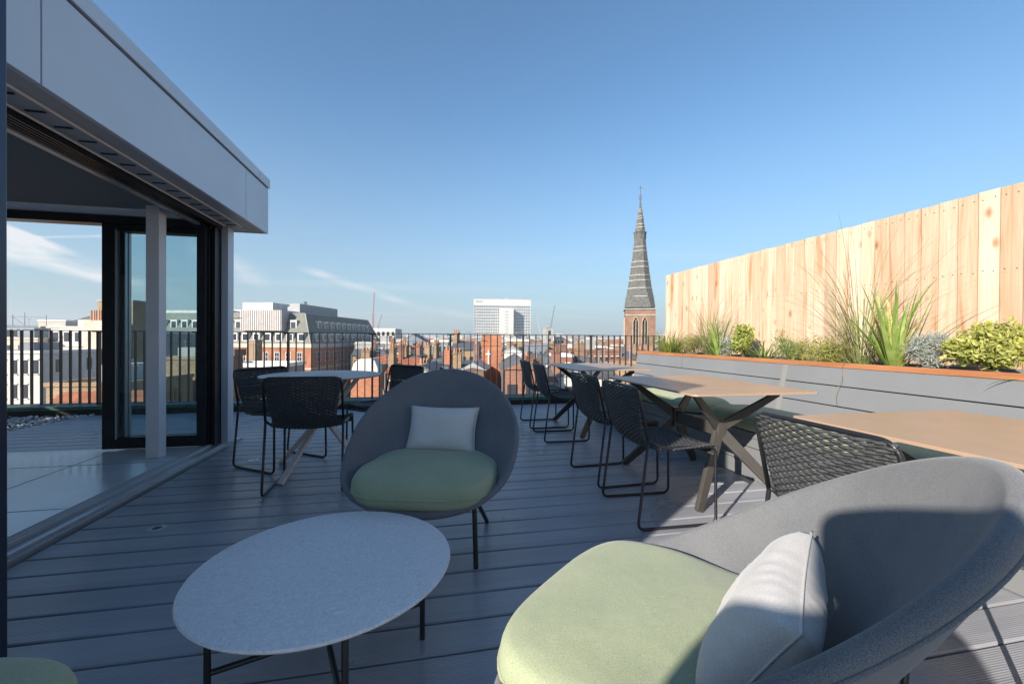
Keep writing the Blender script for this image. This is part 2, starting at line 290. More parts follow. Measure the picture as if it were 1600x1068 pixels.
def leafm(name, c1_, c2_, rough=.5): 
    m = mat(name, c1_, rough, 0, .0, 9, 0, 60, .35, c2_); t, b = nodes_of(m)
    b.inputs['Subsurface Weight'].default_value = 0
    tr = t.nodes.new('ShaderNodeBsdfTranslucent'); tr.inputs[0].default_value = (*[min(1, x*1.3) for x in c2_], 1); mxs = t.nodes.new('ShaderNodeMixShader'); mxs.inputs[0].default_value = .25
    o = t.nodes['Material Output']; t.links.new(b.outputs[0], mxs.inputs[1]); t.links.new(tr.outputs[0], mxs.inputs[2]); t.links.new(mxs.outputs[0], o.inputs[0]); return m
LG = leafm('green_leaf', (.08, .15, .025), (.20, .31, .06)); LY = leafm('yellow_green_leaf', (.16, .18, .03), (.42, .42, .08))
LC = leafm('cordyline_leaf', (.12, .19, .04), (.32, .40, .12)); LS = leafm('silver_leaf', (.22, .25, .22), (.42, .46, .43)); LV = leafm('variegated_leaf', (.10, .15, .03), (.60, .58, .20))
LD = leafm('dry_grass', (.16, .13, .06), (.30, .25, .12)); LW = leafm('grey_green_grass', (.09, .13, .05), (.24, .26, .11)); LT = leafm('tree_leaf', (.03, .06, .015), (.08, .13, .03))

# ================================================================== SETTING
g = MB(); g.cyl((0, 0), 9000, -21.0, -20.9, 64); tag(g.build('ground', mat('city_ground', (.12, .12, .115), .9, 0, .35, .02)), kind='structure')
# terrace slab and parapet build-up
sl = MB(); sl.box((-9.6, -4, -.55), (4.6, 7.15, -.06)); tag(sl.build('terrace_slab', mat('bitumen', (.03, .03, .032), .8, 0, .2, 4)), kind='structure')
dk = MB(); P = .1615; y = -3.0+.012
def yt(yv): return yv
off = 1.89 - math.floor(1.89/P)*P
k0 = int((-3.0)/P); ys = [off+P*k for k in range(-18, 60)]
for yv in ys:
    a, b_ = yv+.005, yv+P-.005
    if b_ > 6.62: break
    x1 = 2.47 if a > -2 else 4.3
    # gravel wedge at the far left of the terrace
    x0 = -1.86 if b_ < 4.62 else -4.70+(a-4.6)*.155
    dk.box((x0, a, -.03), (x1 if b_ < 5.75 else 4.4, b_, 0))
tag(dk.build('deck', DECK, bevel=.006, seg=2), kind='structure')
def scatter_stones():
    s_ = MB(); r = random.Random(3)
    for i in range(6500):
        yy = r.uniform(4.7, 6.63); xx = r.uniform(-8.0, -4.69+(yy-4.6)*.155); q = r.uniform(.012, .026); z = r.uniform(-.025, .004)
        a = r.uniform(0, pi); ca, sa = cos(a), sin(a); h = q*r.uniform(.5, .8); vs = []
        for (u, v, w_) in ((1, 0, 0), (.4, .8, 0), (-.6, .7, 0), (-1, -.1, 0), (-.3, -.8, 0), (.6, -.6, 0), (.1, .1, 1), (0, 0, -1)):
            u *= q*r.uniform(.8, 1.2); v *= q*.8; vs.append((xx+u*ca-v*sa, yy+u*sa+v*ca, z+w_*h))
        s_.add(vs, [(0, 1, 6), (1, 2, 6), (2, 3, 6), (3, 4, 6), (4, 5, 6), (5, 0, 6), (1, 0, 7), (2, 1, 7), (3, 2, 7), (4, 3, 7), (5, 4, 7), (0, 5, 7)])
    m = mat('pebble', (.30, .30, .30), .8); t, b = nodes_of(m); gi = t.nodes.new('ShaderNodeNewGeometry'); rp = t.nodes.new('ShaderNodeValToRGB'); rp.color_ramp.elements[0].color = (.22, .22, .22, 1); rp.color_ramp.elements[1].color = (.75, .73, .70, 1)
    t.links.new(gi.outputs['Random Per Island'], rp.inputs[0]); t.links.new(rp.outputs[0], b.inputs['Base Color'])
    tag(s_.build('gravel', m), 'pale loose pebbles along the foot of the left railing', 'gravel', kind='stuff')
scatter_stones()
# kerb under the railing: green membrane ledge on black upstand
kb = thing('parapet_kerb', 'low green membrane ledge on a black upstand under the railing', 'kerb')
m = MB(); m.box((-9.3, 6.66, -.05), (4.5, 6.98, .058)); m.build('upstand', RUBBER, kb)
m = MB(); m.box((-9.3, 6.645, .060), (4.5, 7.02, .112)); m.build('ledge', GREENP, kb, bevel=.006)
# deck marker studs / recessed lights
def stud(x, y, label):
    o = thing('deck_light', label, 'deck light', (x, y, 0), 0, 'round steel lights set in the deck')
    m = MB(); k = 28; rows = []
    for r_, z in ((.046, .0006), (.045, .0035), (.024, .0042), (.022, .002)): rows.append([(r_*cos(2*pi*j/k), r_*sin(2*pi*j/k), z) for j in range(k)])
    m.grid(rows, True); m.build('bezel', ALU, o, True, sharp=30)
    m = MB(); m.cyl((0, 0), .022, .0008, .0026, 20); m.build('lens', mat('dark_lens', (.03, .03, .035), .1), o)
stud(-1.455, 2.639, 'round steel light in the deck nearest the low coffee table'); stud(-1.456, 3.945, 'round steel light in the deck beside the left woven chair'); stud(-3.19, 6.17, 'round steel light in the deck behind the glass door')

# ------------------------------------------------------------------ pavilion
pv = thing('pavilion', 'pale aluminium clad roof pavilion with an open sliding glass corner', 'building')
YN, YF, FX, ZB, ZT = -.097, 4.70, -1.60, 2.118, 2.655
m = MB(); m.box((-8.6, YN+.02, ZB+.02), (FX-.03, YF-.03, ZT-.03)); m.build('roof', mat('roof_membrane', (.2, .2, .2), .8), pv)
m = MB()                                                           # fascia panels with open joints


js = [YN, .10, 2.13, 4.16, YF]
for a, b_ in zip(js[:-1], js[1:]):
    m.box((FX-.03, a+.004, ZB), (FX, b_-.004, 2.572))
xs = [FX-.0-1.9*i for i in range(4)]+[-8.6]
for a, b_ in zip(xs[:-1], xs[1:]):
    m.box((b_+.004, YF-.03, ZB), (a-.034 if a == FX else a-.004, YF, 2.572))
m.build('fascia_panel', CLAD, pv, bevel=.002)
m = MB(); m.box((-8.6, YN, 2.586), (FX+.012, 4.43, ZT+.02)); m.box((-8.6, 4.436, 2.586), (FX+.012, YF+.012, ZT+.02)); m.build('coping', CLAD, pv, bevel=.004)
m = MB(); m.box((-8.55, YN+.03, 2.570), (FX-.012, YF-.012, 2.588)); m.build('shadow_gap', RUBBER, pv)
m = MB(); m.box((-1.735, 1.2, ZB+.004), (FX-.032, YF-.032, ZB+.018)); m.box((-1.90, 1.2, ZB+.004), (-1.745, YF-.032, ZB+.018))
m.build('soffit', SOFFIT, pv)
m = MB()
for xx in (-1.742, -1.895): m.box((xx-.004, 1.2, ZB-.004), (xx+.004, YF-.25, ZB+.012))
m.build('slot_trim', mat('bright_trim', (.85, .80, .74), .35, .1), pv)
yy = 1.3
while yy < 4.5: m = MB(); m.box((-1.86, yy, ZB-.001), (-1.78, yy+.012, ZB+.006)); yy += .155; m.build('vent_slot', RUBBER, pv)
m = MB()
for i in range(4): m.box((-1.995+i*.025, 1.3, 2.085+.0), (-1.985+i*.025, 4.44, 2.13))
m.box((-2.02, 1.3, 2.128), (-1.90, 4.5, 2.16)); m.build('sliding_track_head', CLADD, pv)
m = MB(); m.box((-2.06, 1.3, 2.075), (-2.022, 4.33, 2.2)); m.build('head_trim', ALU, pv)
m = MB(); m.box((-8.5, YN+.12, 2.30), (-2.05, 4.28, 2.36)); m.build('ceiling', CEIL, pv)
m = MB(); m.box((-8.5, 4.10, 2.12), (-2.06, 4.27, 2.299)); m.build('bulkhead', CEIL, pv)
m = MB(); m.box((-8.5, 4.28, 2.045), (-1.99, 4.40, 2.115)); m.build('header', CLADD, pv)
m = MB(); m.box((-8.5, YN, -.03), (FX-.002, YN+.1, ZB)); m.build('end_wall', CLAD, pv)
m = MB(); m.box((-8.48, YN+.101, .052), (-2.06, YN+.118, 2.29)); m.build('bounce_lining', CEIL, pv)  # unseen white lining, added to bounce light up to the ceiling
for k in range(4):  # unseen side wall, glazed clear to let more daylight into the room
    ya = YN+.1+k*1.06
    m = MB(); m.box((-8.6, ya, -.03), (-8.52, ya+.06, ZB)); m.build('mullion', CLADD, pv)
    if k < 4: m = MB(); m.box((-8.57, ya+.061, .05), (-8.56, ya+1.059, ZB-.02)); m.build('daylight_pane', CLEAR, pv)
m = MB(); m.box((-8.5, YN+.1, -.04), (-2.04, 4.33, .05)); m.build('floor', FLOOR_T, pv)
m = MB()
for yy in (1.0, 1.95, 2.9, 3.85): m.box((-8.4, yy, .0505), (-2.05, yy+.004, .0512))
for xx in (-6.3, -5.1, -3.9, -2.7): m.box((xx, .2, .0514), (xx+.004, 4.3, .052))
m.build('tile_joint', RUBBER, pv)
m = MB()                                                           # threshold: stepped aluminium track
m.box((-2.04, .2, -.03), (-1.965, 4.62, .052))
for i in range(4): m.box((-2.035+i*.022, .2, .052), (-2.027+i*.022, 4.60, .062))
m.box((-1.965, .2, -.03), (-1.90, 4.66, .040)); m.box((-1.90, .2, -.03), (-1.878, 4.80, .024)); m.build('threshold', ALU, pv, bevel=.002)
m = MB(); m.box((-2.27, 3.965, .051), (-2.172, 4.062, 2.30)); m.build('column', COLW, pv, bevel=.004)
m = MB(); m.box((-1.945, 4.50, .03), (-1.885, 4.62, 2.13)); m.build('corner_post', CLAD, pv, bevel=.003)
m = MB(); m.box((-1.99, 4.44, .05), (-1.948, 4.60, 2.13)); m.box((-1.962, 4.36, .05), (-1.935, 4.43, 2.10)); m.build('post_seal', CLADD, pv)
m = MB(); m.box((-8.5, 4.25, .0), (-2.04, 4.42, .046)); m.build('rear_sill', ALU, pv)
m = MB(); m.box((-1.98, YN+.1, 0), (-1.88, 1.25, 2.1)); m.build('front_wall', CLAD, pv)
def frame(mb, x0, x1, z0, z1, y0, y1, l, r_, t_, b_):
    mb.box((x0, y0, z0), (x0+l, y1, z1)); mb.box((x1-r_, y0, z0), (x1, y1, z1)); mb.box((x0+l, y0, z1-t_), (x1-r_, y1, z1)); mb.box((x0+l, y0, z0), (x1-r_, y1, z0+b_))
dr = [( -2.795, -1.985, 4.30, 4.335, .11, .075), (-2.70, -1.975, 4.345, 4.375, .055, .09), (-2.675, -1.97, 4.385, 4.41, .035, .06)]
for i, (x0, x1, y0, y1, l, r_) in enumerate(dr):
    lf = MB(); frame(lf, x0, x1, .062, 2.075, y0, y1, l, r_, .085, .10); o = lf.build('sliding_door', CLADD, pv, bevel=.003)
    if i < 1:
        q = MB(); q.box((x0+l, (y0+y1)/2-.003, .16), (x1-r_, (y0+y1)/2+.003, 1.99)); q.build('glass_pane', GLASS, o)
    q = MB(); q.box((x0+l-.006, y0-.006, .15), (x0+l+.004, y1+.001, 2.0)); q.build('edge_trim', ALU, o)
m = MB(); frame(m, -1.975, -1.945, .06, 2.08, 4.38, 4.44, .012, .012, .05, .05)
# the near leaf of the sliding doors, parked at the camera side of the opening
nd = thing('metal_upright', 'dark blue metal upright filling the left border of the picture, in front of the pavilion', 'metal upright')
m = MB(); m.box((-1.585, 1.590, .0), (-1.312, 1.628, 2.75)); m.build('upright', mat('blue_black_metal', (.035, .045, .07), .3, .5), nd, bevel=.006)
m = MB(); m.box((-1.338, 1.578, .03), (-1.326, 1.589, 2.75)); m.build('edge_seal', CLADD, nd)

# ------------------------------------------------------------------ railing
RY = 6.85
posts = [-9.2, -7.70, -6.20, -4.70, -3.2, -1.72, -.42, .93, 2.27, 3.62-.0]
posts = [at(582, 523, RY).x + (at(704, 523, RY).x-at(582, 523, RY).x)*k for k in range(-8, 4)]
posts.append(4.35)
rl = ['railing panel behind the far left of the open pavilion', 'railing panel in the left of the glass corner opening', 'railing panel left of the dark sliding door', 'railing panel behind the sliding door and white column', 'railing panel seen through the glass door pane', 'railing panel just right of the pavilion corner post', 'railing panel behind the small table with two woven chairs', 'railing panel above the round table, below the red crane', 'railing panel behind the top of the round armchair', 'railing panel in front of the white tower block', 'railing panel behind the farthest rectangular table', 'railing panel in front of the church tower']
for i, (a, b_) in enumerate(zip(posts[:-1], posts[1:])):
    rp_ = thing('railing_panel', rl[i], 'railing', (a, RY, .10), 0, 'dark metal railing panels along the terrace edge')
    Lp = b_-a
    q = MB(); q.box((0.001, -.02, 1.028), (Lp-.001, .02, 1.038)); q.build('top_rail', RAILM, rp_, bevel=.002, seg=1)
    q = MB(); q.box((0.001, -.012, .018), (Lp-.001, .012, .026)); q.build('bottom_rail', RAILM, rp_)
    q = MB(); q.box((-.012, -.03, .012), (.012, .03, 1.027)); q.box((-.06, -.035, 1.016), (.06, .035, 1.0275)); q.build('post', RAILM, rp_)
    n = round(Lp/.1125); base = None
    for k in range(1, n):
        x = Lp*k/n
        if base is None:
            q = MB(); q.box((-.005, -.02, .0265), (.005, .02, 1.0275)); base = q.build('baluster', RAILM, rp_); base.location = (x, 0, 0)
        else:
            c = base.copy(); COL.objects.link(c); c.parent = rp_; c.location = (x, 0, 0)

# ------------------------------------------------------------------ bench with planter behind
bn = thing('bench', 'long grey boarded bench with a sloping back that carries a planter', 'bench')
BY0, BY1 = -1.2, 5.72
SX, BX, TX = 2.425, 3.0, 3.10                                     # seat front, back foot, back top
cuts = [BY0, .72, 3.10, BY1]
front = [(.004, .118), (.124, .238), (.244, .318)]
m = MB()
for (z0, z1) in front:
    for a, b_ in zip(cuts[:-1], cuts[1:]): m.box((SX+.012, a+.001, z0), (SX+.034, b_-.001, z1))
m.build('front_board', GREYB, bn, bevel=.0025)
m = MB(); m.box((SX+.036, BY0+.01, -.03), (3.60, BY1-.03, .316)); m.build('bench_core', RUBBER, bn)
m = MB()
for z0, z1, x0, x1 in ((.320, .362, SX, SX+.20), (.320, .362, SX+.206, BX+.03)):
    for a, b_ in zip(cuts[:-1], cuts[1:]): m.box((x0, a+.001, z0), (x1, b_-.001, z1))
m.build('seat_board', GREYB, bn, bevel=.003)
sl_ = Vector((TX-BX, 0, .855-.366)); sl_len = sl_.length; sl_.normalize(); nrm = Vector((-sl_.z, 0, sl_.x))
def slope(mb, s0, s1, y0, y1, d0=0, d1=.02):
    A = Vector((BX, 0, .366))+sl_*s0; B = Vector((BX, 0, .366))+sl_*s1
    c = (A+B)/2 + nrm*(-(d0+d1)/2); c.y = (y0+y1)/2
    mb.obox(c, (0, 1, 0), nrm, sl_, (y1-y0)/2, abs(d1-d0)/2, (s1-s0)/2)
m = MB()
bands_ = [(0, .058), (.064, .206), (.212, .372), (.378, sl_len)]
bands_ = [(0, sl_len*.43-.003), (sl_len*.43+.003, sl_len*.70-.003), (sl_len*.70+.003, sl_len)]
bands_ = [(0, .202), (.209, .356), (.363, sl_len)]
for a, b_ in zip(cuts[:-1], cuts[1:]):
    for s0, s1 in bands_: slope(m, s0, s1, a+.001, b_-.001)
m.build('back_board', GREYB, bn, bevel=.0025)
m = MB(); slope(m, .0, sl_len-.005, BY0+.01, BY1-.005, .024, .05); m.build('back_core', RUBBER, bn)
for yv in cuts[1:-1]: m = MB(); slope(m, .0, sl_len-.001, yv-.026, yv+.026, -.004, -.0005); m.build('joint_cover', GREYJ, bn)
m = MB(); m.prism([(SX+.036, .0), (SX+.036, .31), (BX+.01, .366), (TX+.0, .852), (3.62, .852), (3.62, 0)], lambda u, v: (u, BY1-.003, v), lambda u, v: (u, BY1+.02, v)); m.build('end_panel', GREYJ, bn, bevel=.003)
pl = thing('planter', 'raised planter trough with an orange timber edge behind the bench back', 'planter')
m = MB(); m.box((TX-.002, BY0, .857), (TX+.032, BY1+.03, .895)); m.box((TX+.033, BY1-.0, .857), (3.60, BY1+.029, .894)); m.build('timber_edge', CORTEN, pl, bevel=.003)
m = MB(); m.box((TX+.034, BY0, .40), (3.60, BY1-.002, .845)); m.build('soil', SOIL, pl)
m = MB(); m.box((3.602, BY0, -.03), (3.64, BY1+.03, .893)); m.build('rear_wall', GREYB, pl)
# cushions on the bench
def pad(y0, y1, label):
    o = thing('bench_cushion', label, 'cushion', (SX+.245, (y0+y1)/2, .364), 0, 'sage green cushions on the bench')
    hx, hy, hz = .262, (y1-y0)/2, .055; m = MB(); rows = []; n = 64
    for kz in range(13):
        v = -1+2*kz/12; ins = (1-abs(v)**3.0)**(1/3.0) if abs(v) < 1 else 0
        row = []
        for j in range(n):
            a = 2*pi*j/n; c, s_ = cos(a), sin(a); e = 5.0; q = (abs(c)**e+abs(s_)**e)**(-1/e)
            kx = hx-.04*(1-ins); ky = hy-.04*(1-ins); row.append((c*q*kx, s_*q*ky, hz+v*hz+.012*(v > .9)))
        rows.append(row)
    top = [(x*.7, y_*.9, z+.010) for x, y_, z in rows[-1]]; top2 = [(x*.3, y_*.5, z+.014) for x, y_, z in rows[-1]]
    m.grid(rows+[top, top2], True); k = len(m.v); m.f.append(tuple(range(k-n, k))); m.mi.append(0); m.build('cushion_body', SAGE, o, True)
    m = MB(); pts = []
    for j in range(72):
        a = 2*pi*j/72; c, s_ = cos(a), sin(a); q = (abs(c)**5+abs(s_)**5)**(-.2); pts.append((c*q*(hx+.001), s_*q*(hy+.001), hz))
    m.tube(pts, .0028, 5, True); m.build('piping', SAGE, o, True)
pad(3.46, 4.95, 'sage bench cushion farthest away, seen under the middle table from its far end')
pad(2.02, 3.30, 'sage bench cushion lying behind the middle rectangular table')
pad(.60, 1.98, 'sage bench cushion behind the woven chair at the nearest rectangular table')

# ------------------------------------------------------------------ timber fence
fe = thing('timber_fence', 'tall new pale cedar board fence behind the planter', 'fence')
FXX = 3.70; m = MB(); nl = MB(); r = random.Random(11); yv = -1.2; i = 0; edges = []
while yv < 5.93:
    wd = .112; d = r.uniform(0, .004); top = 2.079+r.uniform(-.004, .004)
    if yv+wd > 5.975: break
    m.box((FXX+d, yv+.0028, -.2), (FXX+.02+d, yv+wd-.0028, top))
    for z in (2.026, 1.54, 1.05):
        for q in (.026, wd-.026):
            zz_ = z+r.uniform(-.006, .006); yy_ = yv+q+r.uniform(-.004, .004)
            m.cur = 1; m.obox((FXX+d-.0008, yy_, zz_), (1, 0, 0), (0, 1, 0), (0, 0, 1), .0016, .0030, .0030); m.cur = 0
    yv += wd
FEND = yv
m.build('boards', [CEDAR, mat('screw_steel', (.14, .11, .09), .5, .5)], fe)
m = MB()
for z in (2.0, 1.52, 1.03): m.box((FXX+.026, -1.2, z), (FXX+.07, FEND-.01, z+.07))
for yy in (-.9, .9, 2.7, 4.5, 5.85): m.box((FXX+.072, yy-.04, -.2), (FXX+.15, yy+.04, 2.05))
m.build('posts_and_rails', CEDAR, fe)

# ------------------------------------------------------------------ plants
def blade(mb, base, az, lean, length, wdt, droop, n=7, fold=.25, twist=0.):
    p = Vector(base); th_ = lean; rows = []; ds = length/n; d = Vector((cos(az), sin(az), 0)); side = Vector((-sin(az+twist), cos(az+twist), 0))
    for k in range(n+1):
        t_ = k/n; w_ = wdt*(1-t_)**.65*(.55+.45*min(1, t_*4)) if k < n else wdt*.04
        mid = p + Vector((0, 0, -1))*w_*fold
        rows.append([tuple(p-side*w_/2), tuple(mid), tuple(p+side*w_/2)])
        th_ += droop/n*(.4+1.2*t_); p = p+(d*sin(th_)+Vector((0, 0, 1))*cos(th_))*ds
    mb.grid(rows)
def leafc(mb, p, q, r, asp=.45):
    d = Vector((r.gauss(0, 1), r.gauss(0, 1), r.gauss(.35, .8))).normalized(); s_ = d.cross(Vector((r.gauss(0, 1), r.gauss(0, 1), r.gauss(0, 1)))).normalized(); p = Vector(p); nn_ = d.cross(s_)
    mb.add([p, p+d*q*.5+s_*q*asp*.5+nn_*q*.06, p+d*q, p+d*q*.5-s_*q*asp*.5+nn_*q*.06], [(0, 1, 2, 3)])
PG = 'plants in the raised planter'
def plant_root(name, label, x, y): return thing(name, label, 'plant', (x, y, .842), 0)
def tuft(label, px, X, h, n, wdt, mats, sp=.05, lean=(.05, .6), droop=(.3, 1.4), seed=1, name='grass_tuft'):
    r = random.Random(seed); d = fw + rt*((px-800)/650); t_ = X/d.x; yv = d.y*t_
    o = plant_root(name, label, X, yv); mb = MB()
    for k in range(n):
        mb.cur = r.randrange(len(mats)); a = r.uniform(0, 2*pi); q = sp*sqrt(r.random())
        blade(mb, (cos(a)*q, sin(a)*q, 0), a+r.gauss(0, .5), r.uniform(*lean), h*r.uniform(.45, 1.05), wdt*r.uniform(.6, 1.2), r.uniform(*droop), 7, .2, r.uniform(-.6, .6))
    mb.build('leaves', mats, o, True)
    return o
def bush(label, px, X, rx, rz_, n, q, mats, seed=1, asp=.45, name='shrub', cz=None, clumps=9):
    r = random.Random(seed); d = fw + rt*((px-800)/650); t_ = X/d.x; yv = d.y*t_; o = plant_root(name, label, X, yv); mb = MB(); st = MB()
    cs = []
    for k in range(clumps):
        a = r.uniform(0, 2*pi); e = r.uniform(.1, 1); rr = rx*.62*sqrt(r.random()); c = Vector((cos(a)*rr*.8, sin(a)*rr, rz_*(.35+.95*e*(1-rr/rx*.55)))); cs.append(c)
        st.tube([(0, 0, 0), (c.x*.4, c.y*.4, c.z*.55), tuple(c)], [.006, .004, .0015], 5)
    for k in range(n):
        c = r.choice(cs); v = Vector((r.gauss(0, 1), r.gauss(0, 1), r.gauss(0, 1))).normalized()*rx*.42*r.random()**.4
        p = c+v; 
        if p.z < .01: p.z = r.uniform(.0, .05)
        mb.cur = r.randrange(len(mats)); leafc(mb, p, q*r.uniform(.6, 1.25), r, asp)
    mb.build('leaves', mats, o); st.build('stems', mat('stem', (.10, .08, .04), .8), o); return o
tuft('fine bright green grass at the far left end of the planter', 1048, 3.36, .46, 380, .010, [LG, LW, LY], .11, (.05, .7), (.3, 1.2), 2)
bush('feathery yellow green sedge between the far grass tuft and the tall wispy grass', 1086, 3.36, .22, .20, 1500, .04, [LY, LW, LD], 3, .18, 'sedge')
tuft('tall wispy dry grass left of the small strappy plant', 1108, 3.38, 1.0, 170, .0052, [LD, LW, LW], .05, (.0, .42), (.3, 1.7), 4, 'wispy_grass')
tuft('small strappy green plant in the far half of the planter', 1124, 3.36, .58, 40, .03, [LC, LG, LC], .03, (.05, .62), (.1, .5), 5, 'strappy_plant')
bush('small silvery shrub beside the small strappy plant', 1137, 3.32, .12, .21, 700, .034, [LS], 6, .22, 'silver_shrub')
bush('rounded yellow variegated shrub in the middle of the planter', 1163, 3.36, .19, .30, 1900, .034, [LV, LY, LG], 7, .5, 'variegated_shrub')
tuft('dark green arching tuft right of the far variegated shrub', 1196, 3.34, .36, 80, .016, [LG, LG, LW], .05, (.2, .9), (.4, 1.3), 8)
bush('low dense green herb behind the bench joint cover', 1232, 3.36, .23, .23, 2000, .030, [LG, LW, LG], 9, .2, 'herb')
bush('low yellow green sedge below the tall dry grass', 1290, 3.34, .27, .18, 2300, .04, [LY, LY, LD, LW], 10, .16, 'sedge')
tuft('tallest wispy grass with long arching dry stems against the fence', 1346, 3.38, 1.30, 150, .0055, [LD, LW, LW, LG], .07, (.0, .5), (.3, 1.8), 11, 'wispy_grass')
tuft('large strappy cordyline with broad upright leaves', 1398, 3.30, .70, 52, .036, [LC, LC, LG, LV], .03, (.04, .62), (.05, .55), 12, 'cordyline')
bush('silver grey lavender like shrub right of the large cordyline', 1451, 3.28, .14, .23, 1700, .038, [LS], 13, .18, 'silver_shrub')
bush('large yellow and green variegated shrub at the right of the planter', 1544, 3.30, .215, .29, 3400, .036, [LV, LV, LY, LV], 14, .55, 'variegated_shrub')
tuft('strappy plant at the right border with leaves hanging over the timber edge', 1640, 3.20, .34, 16, .03, [LC, LG, LD], .03, (.7, 1.4), (.5, 1.4), 15, 'strappy_plant')
for (px, X_, L_, sd_, lb) in ((1322, 3.08, .30, 1, 'long dry stem hanging over the timber edge onto the bench back'), (1068, 3.08, .16, 2, 'short dry stem hanging over the far timber edge')):
    p = at(px, 560, 3); d = fw + rt*((px-800)/650); yv = d.y*(TX/d.x); m = MB(); pts = []
    for k in range(10):
        t_ = k/9; pts.append((TX+.02-.026*min(1, t_*8)-(.50*L_*t_ if t_ > .1 else 0)*.88-.01, yv-.05*t_+.012*sin(t_*9+sd_), .897+.004-L_*t_*.97+.005))
    tag(m.tube(pts, .0016, 5) or m.build('dry_stem', LD, None, True), lb, 'plant')

# ------------------------------------------------------------------ woven chairs
def weave(mb, rows_pts, nw, r, amp, ph0=0):
    """each row is a polyline of surface points with normals; the rope passes over and under the warp"""
    for i, (P0, Nn) in enumerate(rows_pts):
        ph = pi*(i % 2)+ph0; n = len(P0); pts = []
        for j in range(n):
            u = j/(n-1); pts.append(P0[j]+Nn[j]*amp*sin(pi*nw*u+ph))
        mb.tube(pts, r, 5, upv=Nn[0], flat=.8)
def chair_profile(s):                    # seat-to-back centre line, local: front = -y; s from 0 (front of seat) to 1 (top of back)
    P_ = [(-.235, .405), (-.238, .452), (-.20, .462), (-.06, .452), (.08, .446), (.15, .462), (.196, .515), (.222, .62), (.240, .72), (.252, .785)]
    n = len(P_)-1; f = s*n; i = min(int(f), n-1); t_ = f-i
    p0 = P_[max(i-1, 0)]; p1 = P_[i]; p2 = P_[i+1]; p3 = P_[min(i+2, n)]
    cr = lambda a, b_, c, d: .5*((2*b_)+(-a+c)*t_+(2*a-5*b_+4*c-d)*t_*t_+(-a+3*b_-3*c+d)*t_**3)
    return cr(p0[0], p1[0], p2[0], p3[0]), cr(p0[1], p1[1], p2[1], p3[1])
def make_chair():
    o = thing('woven_chair', '', 'chair', (0, 0, 0), 0, 'black woven rope dining chairs')
    W = .245; tr_ = .0085
    # side loops
    for sx in (-1, 1):
        m = MB(); x = sx*W
        m.tube(fillet([(x, .185, .50), (x+sx*.004, .245, tr_), (x+sx*.004, -.238, tr_), (x, -.232, .452), (x*.97, -.10, .452), (x*.97, .10, .452), (x, .186, .50)], .045), tr_, 10)
        m.build('sled_leg', BLACK, o, True)
    m = MB(); m.tube(fillet([(-W, .187, .498), (-W, .252, .792), (W, .252, .792), (W, .187, .498)], .055, 8), tr_, 10)
    m.build('back_frame', BLACK, o, True)
    m = MB(); m.tube([(-W, -.205, .452), (W, -.205, .452)], .007, 8); m.build('seat_rail', BLACK, o, True); m = MB(); m.tube([(-W*.97, .10, .445), (W*.97, .10, .445)], .006, 8); m.build('seat_rail', BLACK, o, True)
    def rows(s0, s1, pitch, wfun):
        L_ = 0; pr_ = None; tab = []
        for k in range(401):
            s = s0+(s1-s0)*k/400; y_, z_ = chair_profile(s)
            if pr_: L_ += sqrt((y_-pr_[0])**2+(z_-pr_[1])**2)
            pr_ = (y_, z_); tab.append((L_, s))
        n = int(L_/pitch); out_ = []; j = 0
        for k in range(n+1):
            tgt = L_*k/n
            while j < 400 and tab[j][0] < tgt: j += 1
            s = tab[j][1]; y_, z_ = chair_profile(s); y2, z2 = chair_profile(min(1, s+.003)); y1, z1 = chair_profile(max(0, s-.003))
            tv = Vector((0, y2-y1, z2-z1)).normalized(); nv = Vector((0, -tv.z, tv.y)); w_ = wfun(s, z_)
            m_ = 34; P0 = []; Nn = []
            for q in range(m_+1):
                u = -1+2*q/m_; bow = .022*(1-u*u); P0.append(Vector((u*w_, y_, z_))-nv*bow); Nn.append(nv)
            out_.append((P0, Nn))
        return out_
    def wid(s, z_): 
        if s < .40: return W+.006
        if z_ < .52: return W-.012-.030*min(1, max(0, (z_-.446)/.05))
        return W-.042+.040*min(1, (z_-.52)/.26)
    m = MB(); weave(m, rows(.0, .44, .0125, wid), 17, .0070, .0042); m.build('seat', ROPE, o, True)
    m = MB(); rb = rows(.45, 1, .0108, wid); weave(m, rb, 17, .0060, .0047); m.build('backrest', ROPE, o, True)
    m = MB()
    for k in range(1, 17):
        u = -1+2*k/17; pts = []
        for (P0, Nn) in rb[::2]: 
            q = int(round((u+1)/2*34)); pts.append(P0[q])
        m.tube(pts, .0026, 5)
    m.build('warp_wires', BLACK, o, True)
    return o
chair0 = make_chair()
def facing(dx, dy): return atan2(dx, -dy)
E_ = facing(1, 0)
CH = [(1.400, 2.350, E_-.02, 'woven chair nearest the camera at the middle rectangular table, seat half in sunlight'),
      (1.425, 3.020, E_+.05, 'woven chair at the far left corner of the middle rectangular table'),
      (1.430, 4.330, E_-.02, 'woven chair at the near side of the farthest rectangular table'),
      (1.440, 5.010, E_, 'woven chair farthest away, overlapping the one in front of it at the farthest table'),
      (1.470, 1.110, E_, 'sunlit woven chair at the nearest table, cut off by the big lounge chair'),
      (-.815, 3.250, facing(-.02, 1), 'woven chair with its back to the camera at the round table'),
      (-1.20, 3.840, facing(.82, -.57), 'woven chair left of the round table beside the pavilion corner'),
      (-.375, 4.02, facing(-.74, -.67), 'woven chair half hidden behind the round back of the middle lounge chair')]
for i, (x, y_, h, lb) in enumerate(CH):
    if i == 0: chair0.location = (x, y_, 0); chair0.rotation_euler = (0, 0, h); chair0['label'] = lb
    else: dup(chair0, (x, y_, 0), h, lb)

